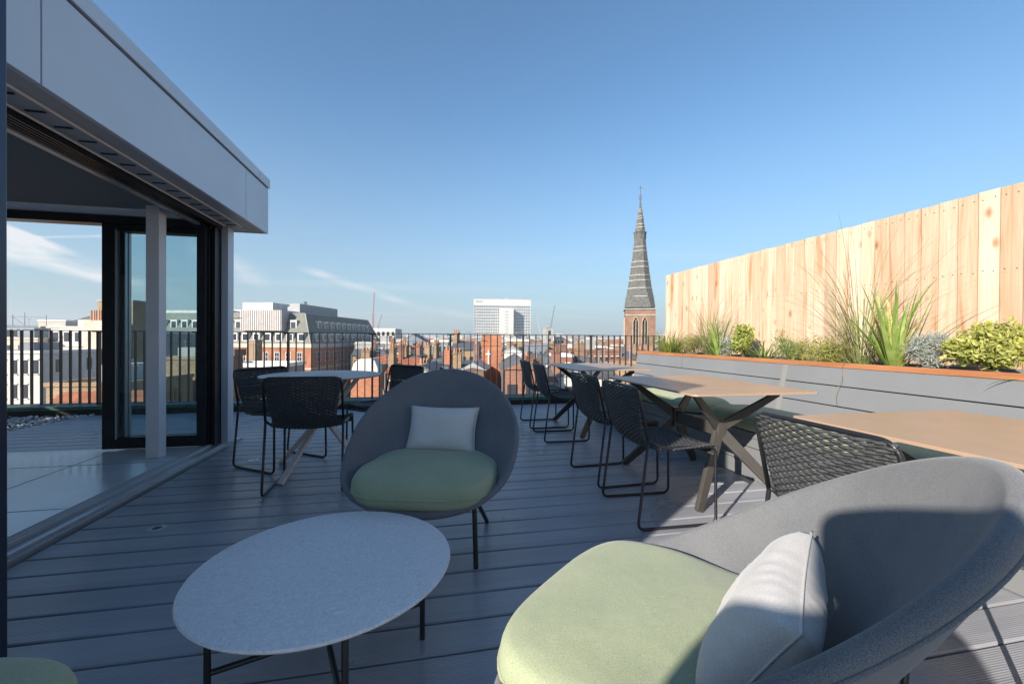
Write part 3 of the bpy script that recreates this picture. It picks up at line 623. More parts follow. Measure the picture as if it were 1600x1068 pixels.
# ------------------------------------------------------------------ rectangular tables
def make_table():
    o = thing('rectangular_table', '', 'table', (0, 0, 0), 0, 'rectangular dining tables along the bench')
    hx, hy = .445, .605; m = MB(); pts = []
    for (cx_, cy_, a0) in ((hx-.03, hy-.03, 0), (-hx+.03, hy-.03, 90), (-hx+.03, -hy+.03, 180), (hx-.03, -hy+.03, 270)):
        for k in range(5): a = radians(a0+k*22.5); pts.append((cx_+.03*cos(a), cy_+.03*sin(a)))
    n = len(pts); m.add([(x, y_, .728) for x, y_ in pts]+[(x, y_, .74) for x, y_ in pts], [tuple(range(n-1, -1, -1)), tuple(range(n, 2*n))]+[(i, (i+1) % n, n+(i+1) % n, n+i) for i in range(n)])
    m.build('tabletop', TABLET, o, bevel=.0015)
    def limb(mb, a, b_, w0, w1, t_=.016):
        a = Vector(a); b_ = Vector(b_); d = (b_-a).normalized(); side = d.cross(Vector((0, 1, 0))).normalized(); th = d.cross(side).normalized()
        vs = []
        for p, w_ in ((a, w0), (b_, w1)):
            for i, j in ((-1, -1), (1, -1), (1, 1), (-1, 1)): vs.append(p+side*w_*i+th*t_*j)
        mb.add(vs, [(0, 3, 2, 1), (4, 5, 6, 7), (0, 1, 5, 4), (1, 2, 6, 5), (2, 3, 7, 6), (3, 0, 4, 7)])
    for sy in (-1, 1):
        hub = Vector((0, sy*.25, .445))
        m = MB(); m.obox(hub, (1, 0, 0), (0, 1, 0), (0, 0, 1), .036, .030, .075); m.build('hub', TAUPE, o, bevel=.01)
        for sx in (-1, 1):
            m = MB(); limb(m, hub+Vector((sx*.012, sy*.004, -.02)), (sx*.335, sy*.50, .004), .040, .026); m.build('leg', TAUPE, o, bevel=.006)
            m = MB(); limb(m, hub+Vector((sx*.012, sy*.004, .02)), (sx*.31, sy*.42, .712), .036, .020, .012); m.build('upper_arm', TAUPE, o, bevel=.005)
    m = MB(); m.box((-.022, -.222, .40), (.022, .222, .49)); m.build('crossbeam', TAUPE, o, bevel=.006)
    return o
tb = make_table()
tb.location = (1.985, 2.775, 0); tb['label'] = 'middle rectangular table with two woven chairs at its left side'
dup(tb, (1.975, 4.725, 0), 0, 'farthest rectangular table, its top reflecting blue sky')
dup(tb, (1.975, .905, 0), 0, 'nearest rectangular table at the right border in full sun')
rtb = thing('round_table', 'round grey table on pale crossed legs beside the pavilion corner', 'table', (-.83, 3.63, 0), radians(20))
m = MB(); m.cyl((0, 0), .455, .748, .760, 72); m.build('tabletop', TABLEB, rtb, bevel=.002)
m = MB(); m.cyl((0, 0), .05, .36, .44, 16); m.build('hub', PALEM, rtb, bevel=.006)
for k in range(4):
    a = radians(-128+90*k-10); d = Vector((cos(a), sin(a), 0)); sd_ = Vector((-sin(a), cos(a), 0))
    m = MB(); A = d*.03+Vector((0, 0, .40)); B = d*.42+Vector((0, 0, .004)); q = (B-A).normalized(); m.obox((A+B)/2, q, sd_, q.cross(sd_), (B-A).length/2, .0225, .012); m.build('leg', PALEM, rtb, bevel=.003)
    m = MB(); A = d*.03+Vector((0, 0, .40)); B = d*.34+Vector((0, 0, .747)); q = (B-A).normalized(); m.obox((A+B)/2, q, sd_, q.cross(sd_), (B-A).length/2, .0225, .010); m.build('upper_arm', PALEM, rtb, bevel=.003)

# ------------------------------------------------------------------ low coffee table
cf = thing('coffee_table', 'low round table with a speckled stone top and thin black legs', 'table', (-.300, 1.393, 0), 0)
m = MB(); k = 96; rows = []
for r_, z in ((.345, .344), (.371, .345), (.378, .349), (.3805, .3535), (.378, .358), (.373, .3600), (.2, .3602), (.001, .3602)): rows.append([(r_*cos(2*pi*j/k), r_*sin(2*pi*j/k), z) for j in range(k)])
m.grid(rows, True); m.f.append(tuple(range(k))); m.mi.append(0); m.build('tabletop', STONE, cf, True, sharp=35)
for i in range(4):
    a = radians(19.5+90*i); m = MB(); m.tube([(.308*cos(a), .308*sin(a), 0), (.308*cos(a), .308*sin(a), .343)], .009, 12); m.build('leg', BLACK, cf, True, sharp=40)
for i in range(2):
    a = radians(19.5+90*i); m = MB(); z = .128-.019*i; m.tube([(-.30*cos(a), -.30*sin(a), z), (.30*cos(a), .30*sin(a), z)], .0085, 10); m.build('crossbar', BLACK, cf, True, sharp=40)

# ------------------------------------------------------------------ lounge chairs
def make_lounge():
    o = thing('lounge_chair', '', 'lounge chair', (0, 0, 0), 0, 'round backed lounge chairs in charcoal fabric')
    A, B, zf, zb, eg, zc = .402, .380, .335, .887, -.023, -.03
    n = 96; prof = []
    def rimp(th):
        kk = (1-cos(th))/2; e = 2+1.1*max(0, cos(th)); q = (abs(sin(th))**e+abs(cos(th))**e)**(-1/e); return Vector((A*q*sin(th)*(1-eg*cos(th)), -B*q*cos(th), zf+(zb-zf)*(kk+zc*sin(th)**2)))
    def basep(th): return Vector((.25*sin(th), -.14-.215*cos(th), .300))
    def wall(th, t_, off_):
        b0 = basep(th); r1 = rimp(th); c = b0.lerp(r1, t_); bul = sin(pi*min(1, t_)**1.3)*(.012+.004*((1-cos(th))/2))
        d = Vector((sin(th), -cos(th), -.45)).normalized(); c = c+d*bul
        return c+d*off_
    rows = []
    m = MB()
    ths = [2*pi*j/n for j in range(n)]
    rows.append([(0.001*sin(a), 0.001*cos(a)*-1, .287) for a in ths])
    rows.append([tuple(basep(a)*.5+Vector((0, 0, .1435))) for a in ths])
    for k in range(0, 15): rows.append([tuple(wall(a, k/14*.965, 0)) for a in ths])
    # rounded rim
    th_rim = lambda a: .010+.006*(1-cos(a))/2
    for k in range(1, 9):
        ph = pi*k/9; row = []
        for a in ths:
            i0 = wall(a, .965, 0); o0 = wall(a, .965, th_rim(a)*2); upd = (rimp(a)-wall(a, .93, 0)).normalized(); mid = (i0+o0)/2; h = (i0-o0)/2
            row.append(tuple(mid+h*cos(ph)+upd*h.length*1.25*sin(ph)))
        rows.append(row)
    for k in range(14, -1, -1): rows.append([tuple(wall(a, k/14*.965, th_rim(a)*2*(.35+.65*k/14))) for a in ths])
    rows.append([tuple(basep(a)*.5+Vector((0, 0, .128))) for a in ths]); rows.append([(0.001*sin(a), -.001*cos(a), .262) for a in ths])
    m.grid(rows, True); m.build('shell', SHELL, o, True)
    m = MB(); pts = [tuple(wall(a, .965, th_rim(a)*2)+Vector((0, 0, -.002))) for a in ths]; m.tube(pts, .0035, 5, True); m.build('rim_seam', SHELL, o, True)
    m = MB(); pts = [(.20*sin(a), -.10-.15*cos(a), .280) for a in ths[::3]]; m.tube(pts, .010, 8, True); m.build('under_frame', BLACK, o, True)
    for sx in (-1, 1):
        for y0, y1 in ((-.175, -.185), (.02, .31)):
            m = MB(); m.tube([(sx*(.225 if y0 < 0 else .19), y0, .272), (sx*.235, y1, .004)], .0115, 12); m.build('leg', BLACK, o, True, sharp=40)
    # seat cushion: soft, slightly domed, with a piped seam
    m = MB(); rows = []; cy, zb0, zt0 = -.070, .335, .462
    def se(a, rx, ry, e): c, s_ = sin(a), -cos(a); q = (abs(c)**e+abs(s_)**e)**(-1/e); return c*q*rx, s_*q*ry
    for k in range(19):
        v = -1+2*k/18; ins = (1-abs(v)**2.6)**(1/2.6) if abs(v) < 1 else 0; row = []
        for a in ths:
            x, y_ = se(a, .326-.055*(1-ins), .333-.055*(1-ins), 3.9); back = max(0, y_)/.3
            z = (zb0+zt0)/2+v*(zt0-zb0)/2; x *= 1-.10*back; 
            row.append((x, y_+cy, z+(.004*sin(7*x+3*sin(9*y_))+.003*sin(13*y_+11*x))*max(0, v)))
        rows.append(row)
    for f in (.86, .6, .3, .01): rows.append([(x*f, (y_-cy)*f+cy, zt0+.014*(1-f*f)) for x, y_, z in rows[18]])
    m.grid([[(x*.01, (y_-cy)*.01+cy, zb0) for x, y_, z in rows[0]]]+rows, True); k_ = len(m.v); m.f.append(tuple(range(k_-n, k_))); m.mi.append(0); cu = m.build('seat_cushion', SAGE, o, True)
    m = MB(); pts = []
    for a in ths:
        x, y_ = se(a, .3265, .3335, 3.9); x *= 1-.10*max(0, y_)/.3; pts.append((x, y_+cy, (zb0+zt0)/2-.004))
    m.tube(pts, .0042, 6, True); m.build('piping', SAGE, cu, True)
    return o
def make_pillow():
    o = thing('scatter_cushion', '', 'cushion', (0, 0, 0), 0, 'pale linen scatter cushions')
    hx, hz, tk = .195, .128, .062; r = random.Random(5); m = MB(); nx, nz = 40, 28
    def edge(u, v): # pinched outline
        return u*hx*(1-.07*(1-v*v)), v*hz*(1-.07*(1-u*u))
    for sgn in (-1, 1):
        rows = []
        for j in range(nz+1):
            v = -1+2*j/nz; row = []
            for i in range(nx+1):
                u = -1+2*i/nx; x, z = edge(u, v); t_ = ((1-u**4)*(1-v**4)); dpt = tk*t_**.45 if t_ > 0 else 0
                e = max(abs(u), abs(v)); wr = .0020*sin(23*atan2(v, u)+5*sin(3*u+2*v)+2*u)*max(0, (e-.6)/.4)*(t_**.5 if t_ > 0 else 0)*2*(.4+.6*abs(sin(2.3*u+1.7*v)))+.004*sin(4*u+2*v)*t_**1.5+.002*sin(7*v-3*u)*t_**1.5
                row.append((x, sgn*(dpt+wr*(t_ > 0)), z))
            rows.append(row)
        m.grid(rows)
    bmx = m.build('cover', LINEN, o, True)
    bb = bmesh.new(); bb.from_mesh(bmx.data); bmesh.ops.remove_doubles(bb, verts=bb.verts, dist=1e-5); bmesh.ops.recalc_face_normals(bb, faces=bb.faces); bb.to_mesh(bmx.data); bb.free()
    m = MB(); pts = []
    for k in range(120):
        s = k/30; i = int(s); t_ = s-i; u, v = ((-1+2*t_, -1), (1, -1+2*t_), (1-2*t_, 1), (-1, 1-2*t_))[i]; x, z = edge(u, v); pts.append((x, 0, z))
    m.tube(pts, .0022, 6, True); m.build('piping', LINEN, bmx, True)
    return o
lc = make_lounge(); lc.location = (.045, 2.14, 0); lc.rotation_euler = (0, 0, -.245); lc['label'] = 'shaded lounge chair facing the camera in the middle, behind the low stone table'
NC = (.582, .739, -2.429)
l2 = dup(lc, (NC[0], NC[1], 0), NC[2], 'big partly sunlit lounge chair in the right foreground')
LC_ = (-.925, .585, facing(.05, 1))
l3 = dup(lc, (LC_[0], LC_[1], 0), LC_[2], 'lounge chair at the lower left corner, only its green seat showing')
pw = make_pillow()
def put_pillow(p, base, h, x, y_, z, tilt, spin, label):
    M = Matrix.Translation(Vector(base)) @ Matrix.Rotation(h, 4, 'Z') @ Matrix.Translation((x, y_, z)) @ Matrix.Rotation(spin, 4, 'Z') @ Matrix.Rotation(tilt, 4, 'X')
    p.location = M.to_translation(); p.rotation_euler = M.to_euler(); p['label'] = label
put_pillow(pw, (.045, 2.14, 0), -.245, .0, .17, .562, radians(-24), radians(-5), 'pale linen cushion on the shaded middle lounge chair')
p2 = dup(pw, (0, 0, 0), 0, 'pale linen cushion crossed by a shadow edge on the big foreground lounge chair')
put_pillow(p2, (NC[0], NC[1], 0), NC[2], .03, .085, .545, radians(-30), radians(0), 'pale linen cushion crossed by a shadow edge on the big foreground lounge chair')

# ------------------------------------------------------------------ the photographer, behind the camera, whose shadow falls on the big lounge chair
def skinned(name, pts, edges, rad, m, parent, sub=2):
    me = bpy.data.meshes.new(name); me.from_pydata(pts, edges, []); me.materials.append(m); o = bpy.data.objects.new(name, me); COL.objects.link(o); o.parent = parent
    md = o.modifiers.new('skin', 'SKIN'); md.use_smooth_shade = True
    sv = me.skin_vertices[0].data if me.skin_vertices else None
    if sv is None:
        bm = bmesh.new(); bm.from_mesh(me); bm.verts.layers.skin.verify(); bm.to_mesh(me); bm.free(); sv = me.skin_vertices[0].data
    for i, r_ in enumerate(rad): sv[i].radius = r_ if isinstance(r_, tuple) else (r_, r_); sv[i].use_root = (i == 0)
    sb = o.modifiers.new('sub', 'SUBSURF'); sb.levels = sub; sb.render_levels = sub; return o
SKIN_ = mat('skin', (.45, .27, .19), .5); JK = mat('navy_jacket', (.03, .04, .07), .8, 0, .2, 20, .3, 90); TR = mat('dark_trousers', (.03, .03, .035), .85, 0, .2, 20, .3, 90)
ph = thing('person', 'person in a navy jacket standing behind the camera with both hands raised to it', 'person', (-1.023, -.812, 0), radians(-40)); ph.scale = (1.04, 1.04, 1.025)
# local: faces +y
P_ = [(0, 0, .95), (0, .0, 1.12), (0, -.01, 1.30), (0, 0, 1.43), (0, .015, 1.53), (0, .03, 1.62), (0, .035, 1.70)]
Ed = [(0, 1), (1, 2), (2, 3), (3, 4), (4, 5), (5, 6)]; Rd = [(.15, .11), (.14, .10), (.16, .105), (.10, .08), .055, (.072, .088), (.066, .08)]
for sx in (-1, 1):
    b_ = len(P_); P_ += [(sx*.17, 0, 1.40), (sx*.23, .03, 1.16), (sx*.13, .26, 1.13), (sx*.085, .33, 1.15)]; Ed += [(3, b_), (b_, b_+1), (b_+1, b_+2), (b_+2, b_+3)]; Rd += [.062, .047, .034, .034]
    b_ = len(P_); P_ += [(sx*.10, 0, .86), (sx*.11, .02, .50), (sx*.12, -.01, .10), (sx*.13, .12, .035)]; Ed += [(0, b_), (b_, b_+1), (b_+1, b_+2), (b_+2, b_+3)]; Rd += [.088, .058, .042, .036]
skinned('body', P_, Ed, Rd, SKIN_, ph)
fc = MB(); fc.tube([(0, .115, 1.675), (0, .142, 1.65), (0, .12, 1.64)], [.008, .013, .01], 8); fc.build('nose', SKIN_, ph, True)
skinned('hair', [(0, -.0, 1.745), (0, -.035, 1.69), (0, -.055, 1.60), (0, -.05, 1.52)], [(0, 1), (1, 2), (2, 3)], [(.118, .12), (.13, .11), (.125, .085), (.09, .05)], mat('brown_hair', (.05, .03, .02), .7), ph)
jp = [(0, 0, .84), (0, 0, 1.12), (0, -.01, 1.30), (0, 0, 1.44), (0, -.01, 1.53)]; je = [(0, 1), (1, 2), (2, 3), (3, 4)]; jr = [(.175, .135), (.165, .125), (.205, .13), (.19, .11), (.11, .10)]
for sx in (-1, 1): b_ = len(jp); jp += [(sx*.20, 0, 1.41), (sx*.235, .03, 1.16), (sx*.135, .25, 1.13)]; je += [(3, b_), (b_, b_+1), (b_+1, b_+2)]; jr += [.09, .066, .05]
skinned('jacket', jp, je, jr, JK, ph)
tp = [(0, 0, 1.02)]; te = []; tr2 = [(.165, .125)]
for sx in (-1, 1): b_ = len(tp); tp += [(sx*.10, 0, .84), (sx*.11, .02, .50), (sx*.12, -.01, .11)]; te += [(0, b_), (b_, b_+1), (b_+1, b_+2)]; tr2 += [.105, .078, .065]
skinned('trousers', tp, te, tr2, TR, ph)
for sx in (-1, 1):
    skinned('shoe', [(sx*.12, -.05, .045), (sx*.125, .06, .04), (sx*.135, .17, .03)], [(0, 1), (1, 2)], [(.045, .045), (.048, .038), (.04, .026)], BLACK, ph)
    hx_ = sx*.085
    for k in range(4): q = MB(); q.tube([(hx_-sx*.0, .34, 1.165-.019*k), (hx_-sx*.02, .385, 1.166-.019*k), (hx_-sx*.05, .39-.004*k, 1.162-.019*k), (hx_-sx*.062, .37, 1.16-.019*k)], [.009, .0085, .008, .006], 7); q.build('finger', SKIN_, ph, True)
    q = MB(); q.tube([(hx_-sx*.01, .33, 1.178), (hx_-sx*.035, .345, 1.19), (hx_-sx*.05, .37, 1.185)], [.011, .010, .008], 7); q.build('thumb', SKIN_, ph, True)

hz_ = MB(); hz_.box((-1150, -900, -22), (1150, 1400, 62)); HM = bpy.data.materials.new('air'); HM.use_nodes = True; ht = HM.node_tree
for n in list(ht.nodes):
    if n.type == 'BSDF_PRINCIPLED': ht.nodes.remove(n)
pvn = ht.nodes.new('ShaderNodeVolumePrincipled'); pvn.inputs['Density'].default_value = .00045; pvn.inputs['Color'].default_value = (.86, .92, 1, 1); pvn.inputs['Anisotropy'].default_value = .2
ht.links.new(pvn.outputs[0], ht.nodes['Material Output'].inputs['Volume'])
tag(hz_.build('haze', HM), kind='stuff')

# ================================================================== THE CITY BEYOND
def brickm(name, c1_, c2_, mort, sc=1.0):
    m = bpy.data.materials.new(name); m.use_nodes = True; t, b = nodes_of(m); nn = t.nodes.new; lk = t.links.new
    g_ = nn('ShaderNodeNewGeometry'); tcn = nn('ShaderNodeTexCoord'); s1 = nn('ShaderNodeSeparateXYZ'); lk(tcn.outputs['Object'], s1.inputs[0])
    a = nn('ShaderNodeMath'); a.operation = 'ADD'; lk(s1.outputs[0], a.inputs[0]); lk(s1.outputs[1], a.inputs[1])
    c = nn('ShaderNodeCombineXYZ'); lk(a.outputs[0], c.inputs[0]); lk(s1.outputs[2], c.inputs[1])
    br = nn('ShaderNodeTexBrick'); lk(c.outputs[0], br.inputs['Vector']); br.inputs['Color1'].default_value = (*c1_, 1); br.inputs['Color2'].default_value = (*c2_, 1); br.inputs['Mortar'].default_value = (*mort, 1)
    br.inputs['Scale'].default_value = 2.2*sc; br.inputs['Mortar Size'].default_value = .012; br.inputs['Row Height'].default_value = .17
    n = nn('ShaderNodeTexNoise'); n.inputs['Scale'].default_value = .5; n.inputs['Detail'].default_value = 6; lk(tcn.outputs['Object'], n.inputs[0])
    r = nn('ShaderNodeValToRGB'); r.color_ramp.elements[0].position = .3; r.color_ramp.elements[1].position = .7; r.color_ramp.elements[0].color = (.62, .60, .58, 1); lk(n.outputs[0], r.inputs[0])
    mm = nn('ShaderNodeMix'); mm.data_type = 'RGBA'; mm.blend_type = 'MULTIPLY'; mm.inputs['Factor'].default_value = 1; lk(br.outputs[0], mm.inputs['A']); lk(r.outputs[0], mm.inputs['B']); lk(mm.outputs['Result'], b.inputs['Base Color']); b.inputs['Roughness'].default_value = .85; return m
RB = brickm('red_brick', (.46, .18, .09), (.34, .12, .06), (.32, .2, .14)); RB2 = brickm('weathered_red_brick', (.33, .15, .10), (.24, .105, .07), (.26, .2, .16)); TB = brickm('tan_stock_brick', (.37, .26, .155), (.26, .175, .10), (.28, .22, .16)); DB = brickm('brown_brick', (.20, .12, .08), (.15, .085, .06), (.2, .17, .15))
WR = mat('white_render', (.50, .49, .465), .8, 0, .12, .6); CR = mat('cream_stucco', (.46, .41, .34), .8, 0, .12, .6); GC = mat('grey_concrete', (.30, .30, .29), .85, 0, .2, .5); BG = mat('blue_grey_cladding', (.17, .20, .24), .6, 0, .15, .5)
SLATE = mat('grey_slate', (.085, .09, .10), .6, 0, .3, 1.5, .3, 6); GSL = mat('green_grey_slate', (.115, .12, .10), .65, 0, .2, .8, .2, 5); TILE = mat('red_clay_tile', (.28, .10, .05), .8, 0, .3, 1.5); LEAD = mat('lead_roof', (.26, .27, .28), .6, 0, .15, .8); DARKW = mat('window_glass', (.03, .035, .045), .12, 0, 0, 1, 0, 1, .8); SASH = mat('white_sash', (.6, .6, .58), .6)
POT = mat('terracotta_pot', (.34, .17, .10), .8); RIB = mat('ribbed_zinc', (.40, .37, .36), .6, .1, .1, 1)
GLASSF = mat('hazy_curtain_glass', (.16, .19, .22), .2, 0, .3, .15, 0, 1, .8)
# ---- generic building: local frame x along the front, y away from the viewer
WINC = {}
def winmesh(parent, w_, h_, x, y_, z, ang=0., kind=SASH, bars=True):
    key = (round(w_, 2), round(h_, 2), kind.name)
    if key not in WINC:
        f = MB(); e = min(.12, w_*.13); f.box((-w_/2, -.06, 0), (-w_/2+e, .05, h_)); f.box((w_/2-e, -.06, 0), (w_/2, .05, h_)); f.box((-w_/2+e, -.06, 0), (w_/2-e, .05, e)); f.box((-w_/2+e, -.06, h_-e), (w_/2-e, .05, h_))
        if bars: f.box((-w_/2+e, -.045, h_*.5-.04), (w_/2-e, .04, h_*.5+.04)); f.box((-.03, -.04, e), (.03, .03, h_*.5-.04)); f.box((-.03, -.04, h_*.5+.04), (.03, .03, h_-e))
        o = f.build('window', kind, parent); p = MB(); p.box((-w_/2+e+.002, -.01, e+.002), (w_/2-e-.002, .03, h_-e-.002)); q = p.build('pane', DARKW, o); WINC[key] = (o, q)
    else:
        o0, q0 = WINC[key]; o = o0.copy(); COL.objects.link(o); o.parent = parent; q = q0.copy(); COL.objects.link(q); q.parent = o
    o.location = (x, y_, z); o.rotation_euler = (0, 0, ang); return o
def simple_win(parent, mesh, x, y_, z, ang=0., sx_=1.):
    o = bpy.data.objects.new('window', mesh); COL.objects.link(o); o.parent = parent; o.location = (x, y_, z); o.rotation_euler = (0, 0, ang); o.scale.x = sx_
_sw = MB(); _sw.box((-.5, -.04, 0), (.5, .03, 1.5)); SWO = _sw.build('window', DARKW); SWM = SWO.data; bpy.data.objects.remove(SWO)
_sw = MB(); _sw.box((-.42, -.04, 0), (.42, .03, 1.7)); _sw.cur = 1; _sw.box((-.56, -.07, -.12), (.56, .04, -.001)); _sw.box((-.56, -.06, 1.701), (.56, .04, 1.82)); SWO = _sw.build('window', [DARKW, SASH]); SWM2 = SWO.data; bpy.data.objects.remove(SWO)
def house(label, cat, px0, px1, pyt, Y, dep, wallm, roof='flat', roofm=None, rz=None, rows=2, cols=3, top_gap=.9, floor_h=3.0, z0=-21., pots=0, group=None, name='building', win2=False, chim=0, seed=0, parapet=True, plant=True):
    r = random.Random(seed+px0*7+px1); a = at(px0, pyt, Y); b_ = at(px1, pyt, Y); W_ = b_.x-a.x; zt = a.z; rz = r.uniform(-.25, .15) if rz is None else rz
    o = thing(name, label, cat, (a.x, Y, z0), rz, group); H_ = zt-z0
    hr = 0
    if roof in ('gable', 'hip', 'gableside'): hr = min(W_, dep)*.32; H_ -= hr
    if roof == 'mansard': hr = 3.0; H_ -= hr
    m = MB(); m.box((0, 0, 0), (W_, dep, H_)); m.build('wall', wallm, o)
    if roof == 'flat':
        m = MB(); e = .3
        if parapet: 
            m.box((-.12, -.12, H_+.001), (W_+.12, e, H_+.35)); m.box((-.12, dep-e, H_+.001), (W_+.12, dep+.12, H_+.35)); m.box((-.12, e+.001, H_+.001), (e, dep-e-.001, H_+.35)); m.box((W_-e, e+.001, H_+.001), (W_+.12, dep-e-.001, H_+.35)); m.build('parapet', wallm if r.random() < .85 else SASH, o)
        m = MB(); m.box((.31, .31, H_+.002), (W_-.31, dep-.31, H_+.06)); rf = m.build('roof', roofm or LEAD, o)
        if plant and W_ > 5 and r.random() < .75:
            x = r.uniform(.1, .6)*W_; q = MB(); q.box((x, dep*.3, H_+.061), (x+W_*.28, dep*.7, H_+r.uniform(1.2, 2.4))); q.build('plant_room', r.choice([WR, GC, BG, LEAD]), rf)
    elif roof == 'gable':                 # ridge along x
        m = MB(); h2 = hr; m.prism([(-.25, H_-.05), (dep/2, H_+h2), (dep+.25, H_-.05)], lambda u, v: (-.1, u, v), lambda u, v: (W_+.1, u, v)); rf = m.build('roof', roofm or SLATE, o)
    elif roof == 'gableside':
        m = MB(); h2 = hr; m.prism([(-.2, H_-.05), (W_/2, H_+h2), (W_+.2, H_-.05)], lambda u, v: (u, -.05, v), lambda u, v: (u, dep+.1, v)); rf = m.build('roof', roofm or SLATE, o)
        m = MB(); m.prism([(.1, H_), (W_/2, H_+h2-.35), (W_-.1, H_)], lambda u, v: (u, -.12, v), lambda u, v: (u, -.055, v)); m.build('gable_end', wallm, o)
    elif roof == 'hip':
        m = MB(); i_ = min(W_, dep)/2*.95; m.add([(-.2, -.2, H_), (W_+.2, -.2, H_), (W_+.2, dep+.2, H_), (-.2, dep+.2, H_), (i_, dep/2, H_+hr), (W_-i_, dep/2, H_+hr)] if W_ > dep else [(-.2, -.2, H_), (W_+.2, -.2, H_), (W_+.2, dep+.2, H_), (-.2, dep+.2, H_), (W_/2, i_, H_+hr), (W_/2, dep-i_, H_+hr)],
              [(0, 1, 5, 4), (2, 3, 4, 5), (1, 2, 5), (3, 0, 4), (0, 3, 2, 1)] if W_ > dep else [(0, 1, 4), (1, 2, 5, 4), (2, 3, 5), (3, 0, 4, 5), (0, 3, 2, 1)]); rf = m.build('roof', roofm or SLATE, o)
    elif roof == 'mansard':
        m = MB(); i_ = 1.2; m.add([(0, 0, H_), (W_, 0, H_), (W_, dep, H_), (0, dep, H_), (i_, i_, H_+hr), (W_-i_, i_, H_+hr), (W_-i_, dep-i_, H_+hr), (i_, dep-i_, H_+hr)], [(0, 3, 2, 1), (4, 5, 6, 7), (0, 1, 5, 4), (1, 2, 6, 5), (2, 3, 7, 6), (3, 0, 4, 7)]); rf = m.build('roof', roofm or SLATE, o)
        nd_ = max(1, int(W_/2.6))
        for k in range(nd_):
            x = W_*(k+.5)/nd_; q = MB(); q.box((x-.6, .15, H_+.5), (x+.6, 1.6, H_+2.2)); d_ = q.build('dormer', SASH, rf)
            q = MB(); q.box((x-.42, .10, H_+.65), (x+.42, .149, H_+2.0)); q.build('pane', DARKW, rf)
    if Y < 170 and r.random() < .6:
        x = W_*r.uniform(.15, .85); q = MB(); z_ = H_+hr*.5; q.tube([(x, dep*.5, H_-.2), (x, dep*.5, z_+2.2)], .035, 4); q.tube([(x-.45, dep*.5, z_+2.0), (x+.45, dep*.5, z_+2.0)], .025, 4)
        for k in range(4): q.tube([(x-.4+.26*k, dep*.5-.25, z_+2.0), (x-.4+.26*k, dep*.5+.25, z_+2.0)], .018, 4)
        q.build('aerial', LEAD, o)
    if Y < 120 and r.random() < .7:
        q = MB(); q.box((-.10, -.12, .5), (W_+.10, -.03, H_-.02) if False else (.02, -.03, H_-.02)); q.build('drainpipe', SLATE, o)
    mesh = SWM2 if win2 else SWM
    for i in range(rows):
        for j in range(cols):
            if r.random() < .93: simple_win(o, mesh, W_*(j+.5)/cols, -.02, H_-top_gap-1.6-i*floor_h, 0, min(1, W_/cols*.52))
    if rz < .1 and dep > 6:
        for i in range(rows):
            for j in range(2): simple_win(o, mesh, W_+.02, dep*(j+.5)/2, H_-top_gap-1.6-i*floor_h, pi/2)
    for k in range(chim):
        x = W_*(.05 if k == 0 else .9); zc_ = H_+(hr if roof != 'flat' else 0)*.4; cw = min(1.2, W_*.2)
        q = MB(); q.box((x-cw/2, dep*.35, H_-.5), (x+cw/2, dep*.62, zc_+1.9)); q.box((x-cw/2-.08, dep*.35-.08, zc_+1.901), (x+cw/2+.08, dep*.62+.08, zc_+2.05)); c_ = q.build('chimney', r.choice([RB2, TB, TB]), o)
        for p in range(3): q = MB(); q.cyl((x-cw*.3+cw*.3*p, dep*.4+dep*.08*p), .14, zc_+2.051, zc_+2.5, 8, .11); q.build('chimney_pot', POT, c_)
    return o
# ---- large red brick mansard block
KP = at(486, 537, 110); RZ = radians(-15.5)
mb_ = thing('mansard_block', 'long orange brick block with a green slate mansard roof and two rows of dormers', 'building', (KP.x, KP.y, -21), RZ)
zc_ = KP.z+21; FL, SLN = 62., 46.                                   # local: corner at origin, front runs to -x, side runs to +y
m = MB(); m.box((-FL, 0, 0), (0, SLN, zc_-1.0)); m.build('wall', RB, mb_)
m = MB()
for zz_, pj, th_ in ((zc_-1.0, .25, 1.0), (zc_-6.3, .12, .35), (zc_-9.8, .12, .35)):
    m.box((-FL-.1, -pj, zz_), (pj, -.001, zz_+th_)); m.box((.001, .001, zz_), (pj, SLN, zz_+th_))
m.box((-FL, 0.001, zc_-.999), (0, SLN, zc_)); m.build('stone_cornice', CR, mb_)
ins, hh = 3.6, 7.6; m = MB()
m.add([(-FL, .3, zc_+.002), (-.3, .3, zc_+.002), (-.3, SLN, zc_+.002), (-FL, SLN, zc_+.002), (-FL, ins, zc_+hh), (-ins, ins, zc_+hh), (-ins, SLN-ins, zc_+hh), (-FL, SLN-ins, zc_+hh)], [(0, 3, 2, 1), (4, 5, 6, 7), (0, 1, 5, 4), (1, 2, 6, 5), (2, 3, 7, 6), (3, 0, 4, 7)])
roof_ = m.build('roof', GSL, mb_)
m = MB(); m.tube([(-.3, .3, zc_+.05), (-ins, ins, zc_+hh+.05), (-ins, SLN-ins, zc_+hh+.05)], .12, 6); m.tube([(-FL, ins, zc_+hh+.05), (-ins, ins, zc_+hh+.05)], .12, 6); m.build('ridge_lead', LEAD, roof_)
dm = MB(); dm.box((-.85, 0, 0), (.85, 2.0, 2.2)); dm.box((-.95, -.08, 2.201), (.95, 2.0, 2.34)); dob = dm.build('dormer', SASH, roof_); dpm = MB(); dpm.box((-.6, -.04, .35), (.6, -.002, 1.9)); dpo = dpm.build('pane', DARKW, mb_); dm_me, dp_me = dob.data, dpo.data; bpy.data.objects.remove(dob); bpy.data.objects.remove(dpo)
ds_ = MB(); ds_.add([(-.85, 2.0, 0), (.85, 2.0, 0), (.85, 2.0, 2.2), (-.85, 2.0, 2.2)], [(0, 1, 2, 3)])
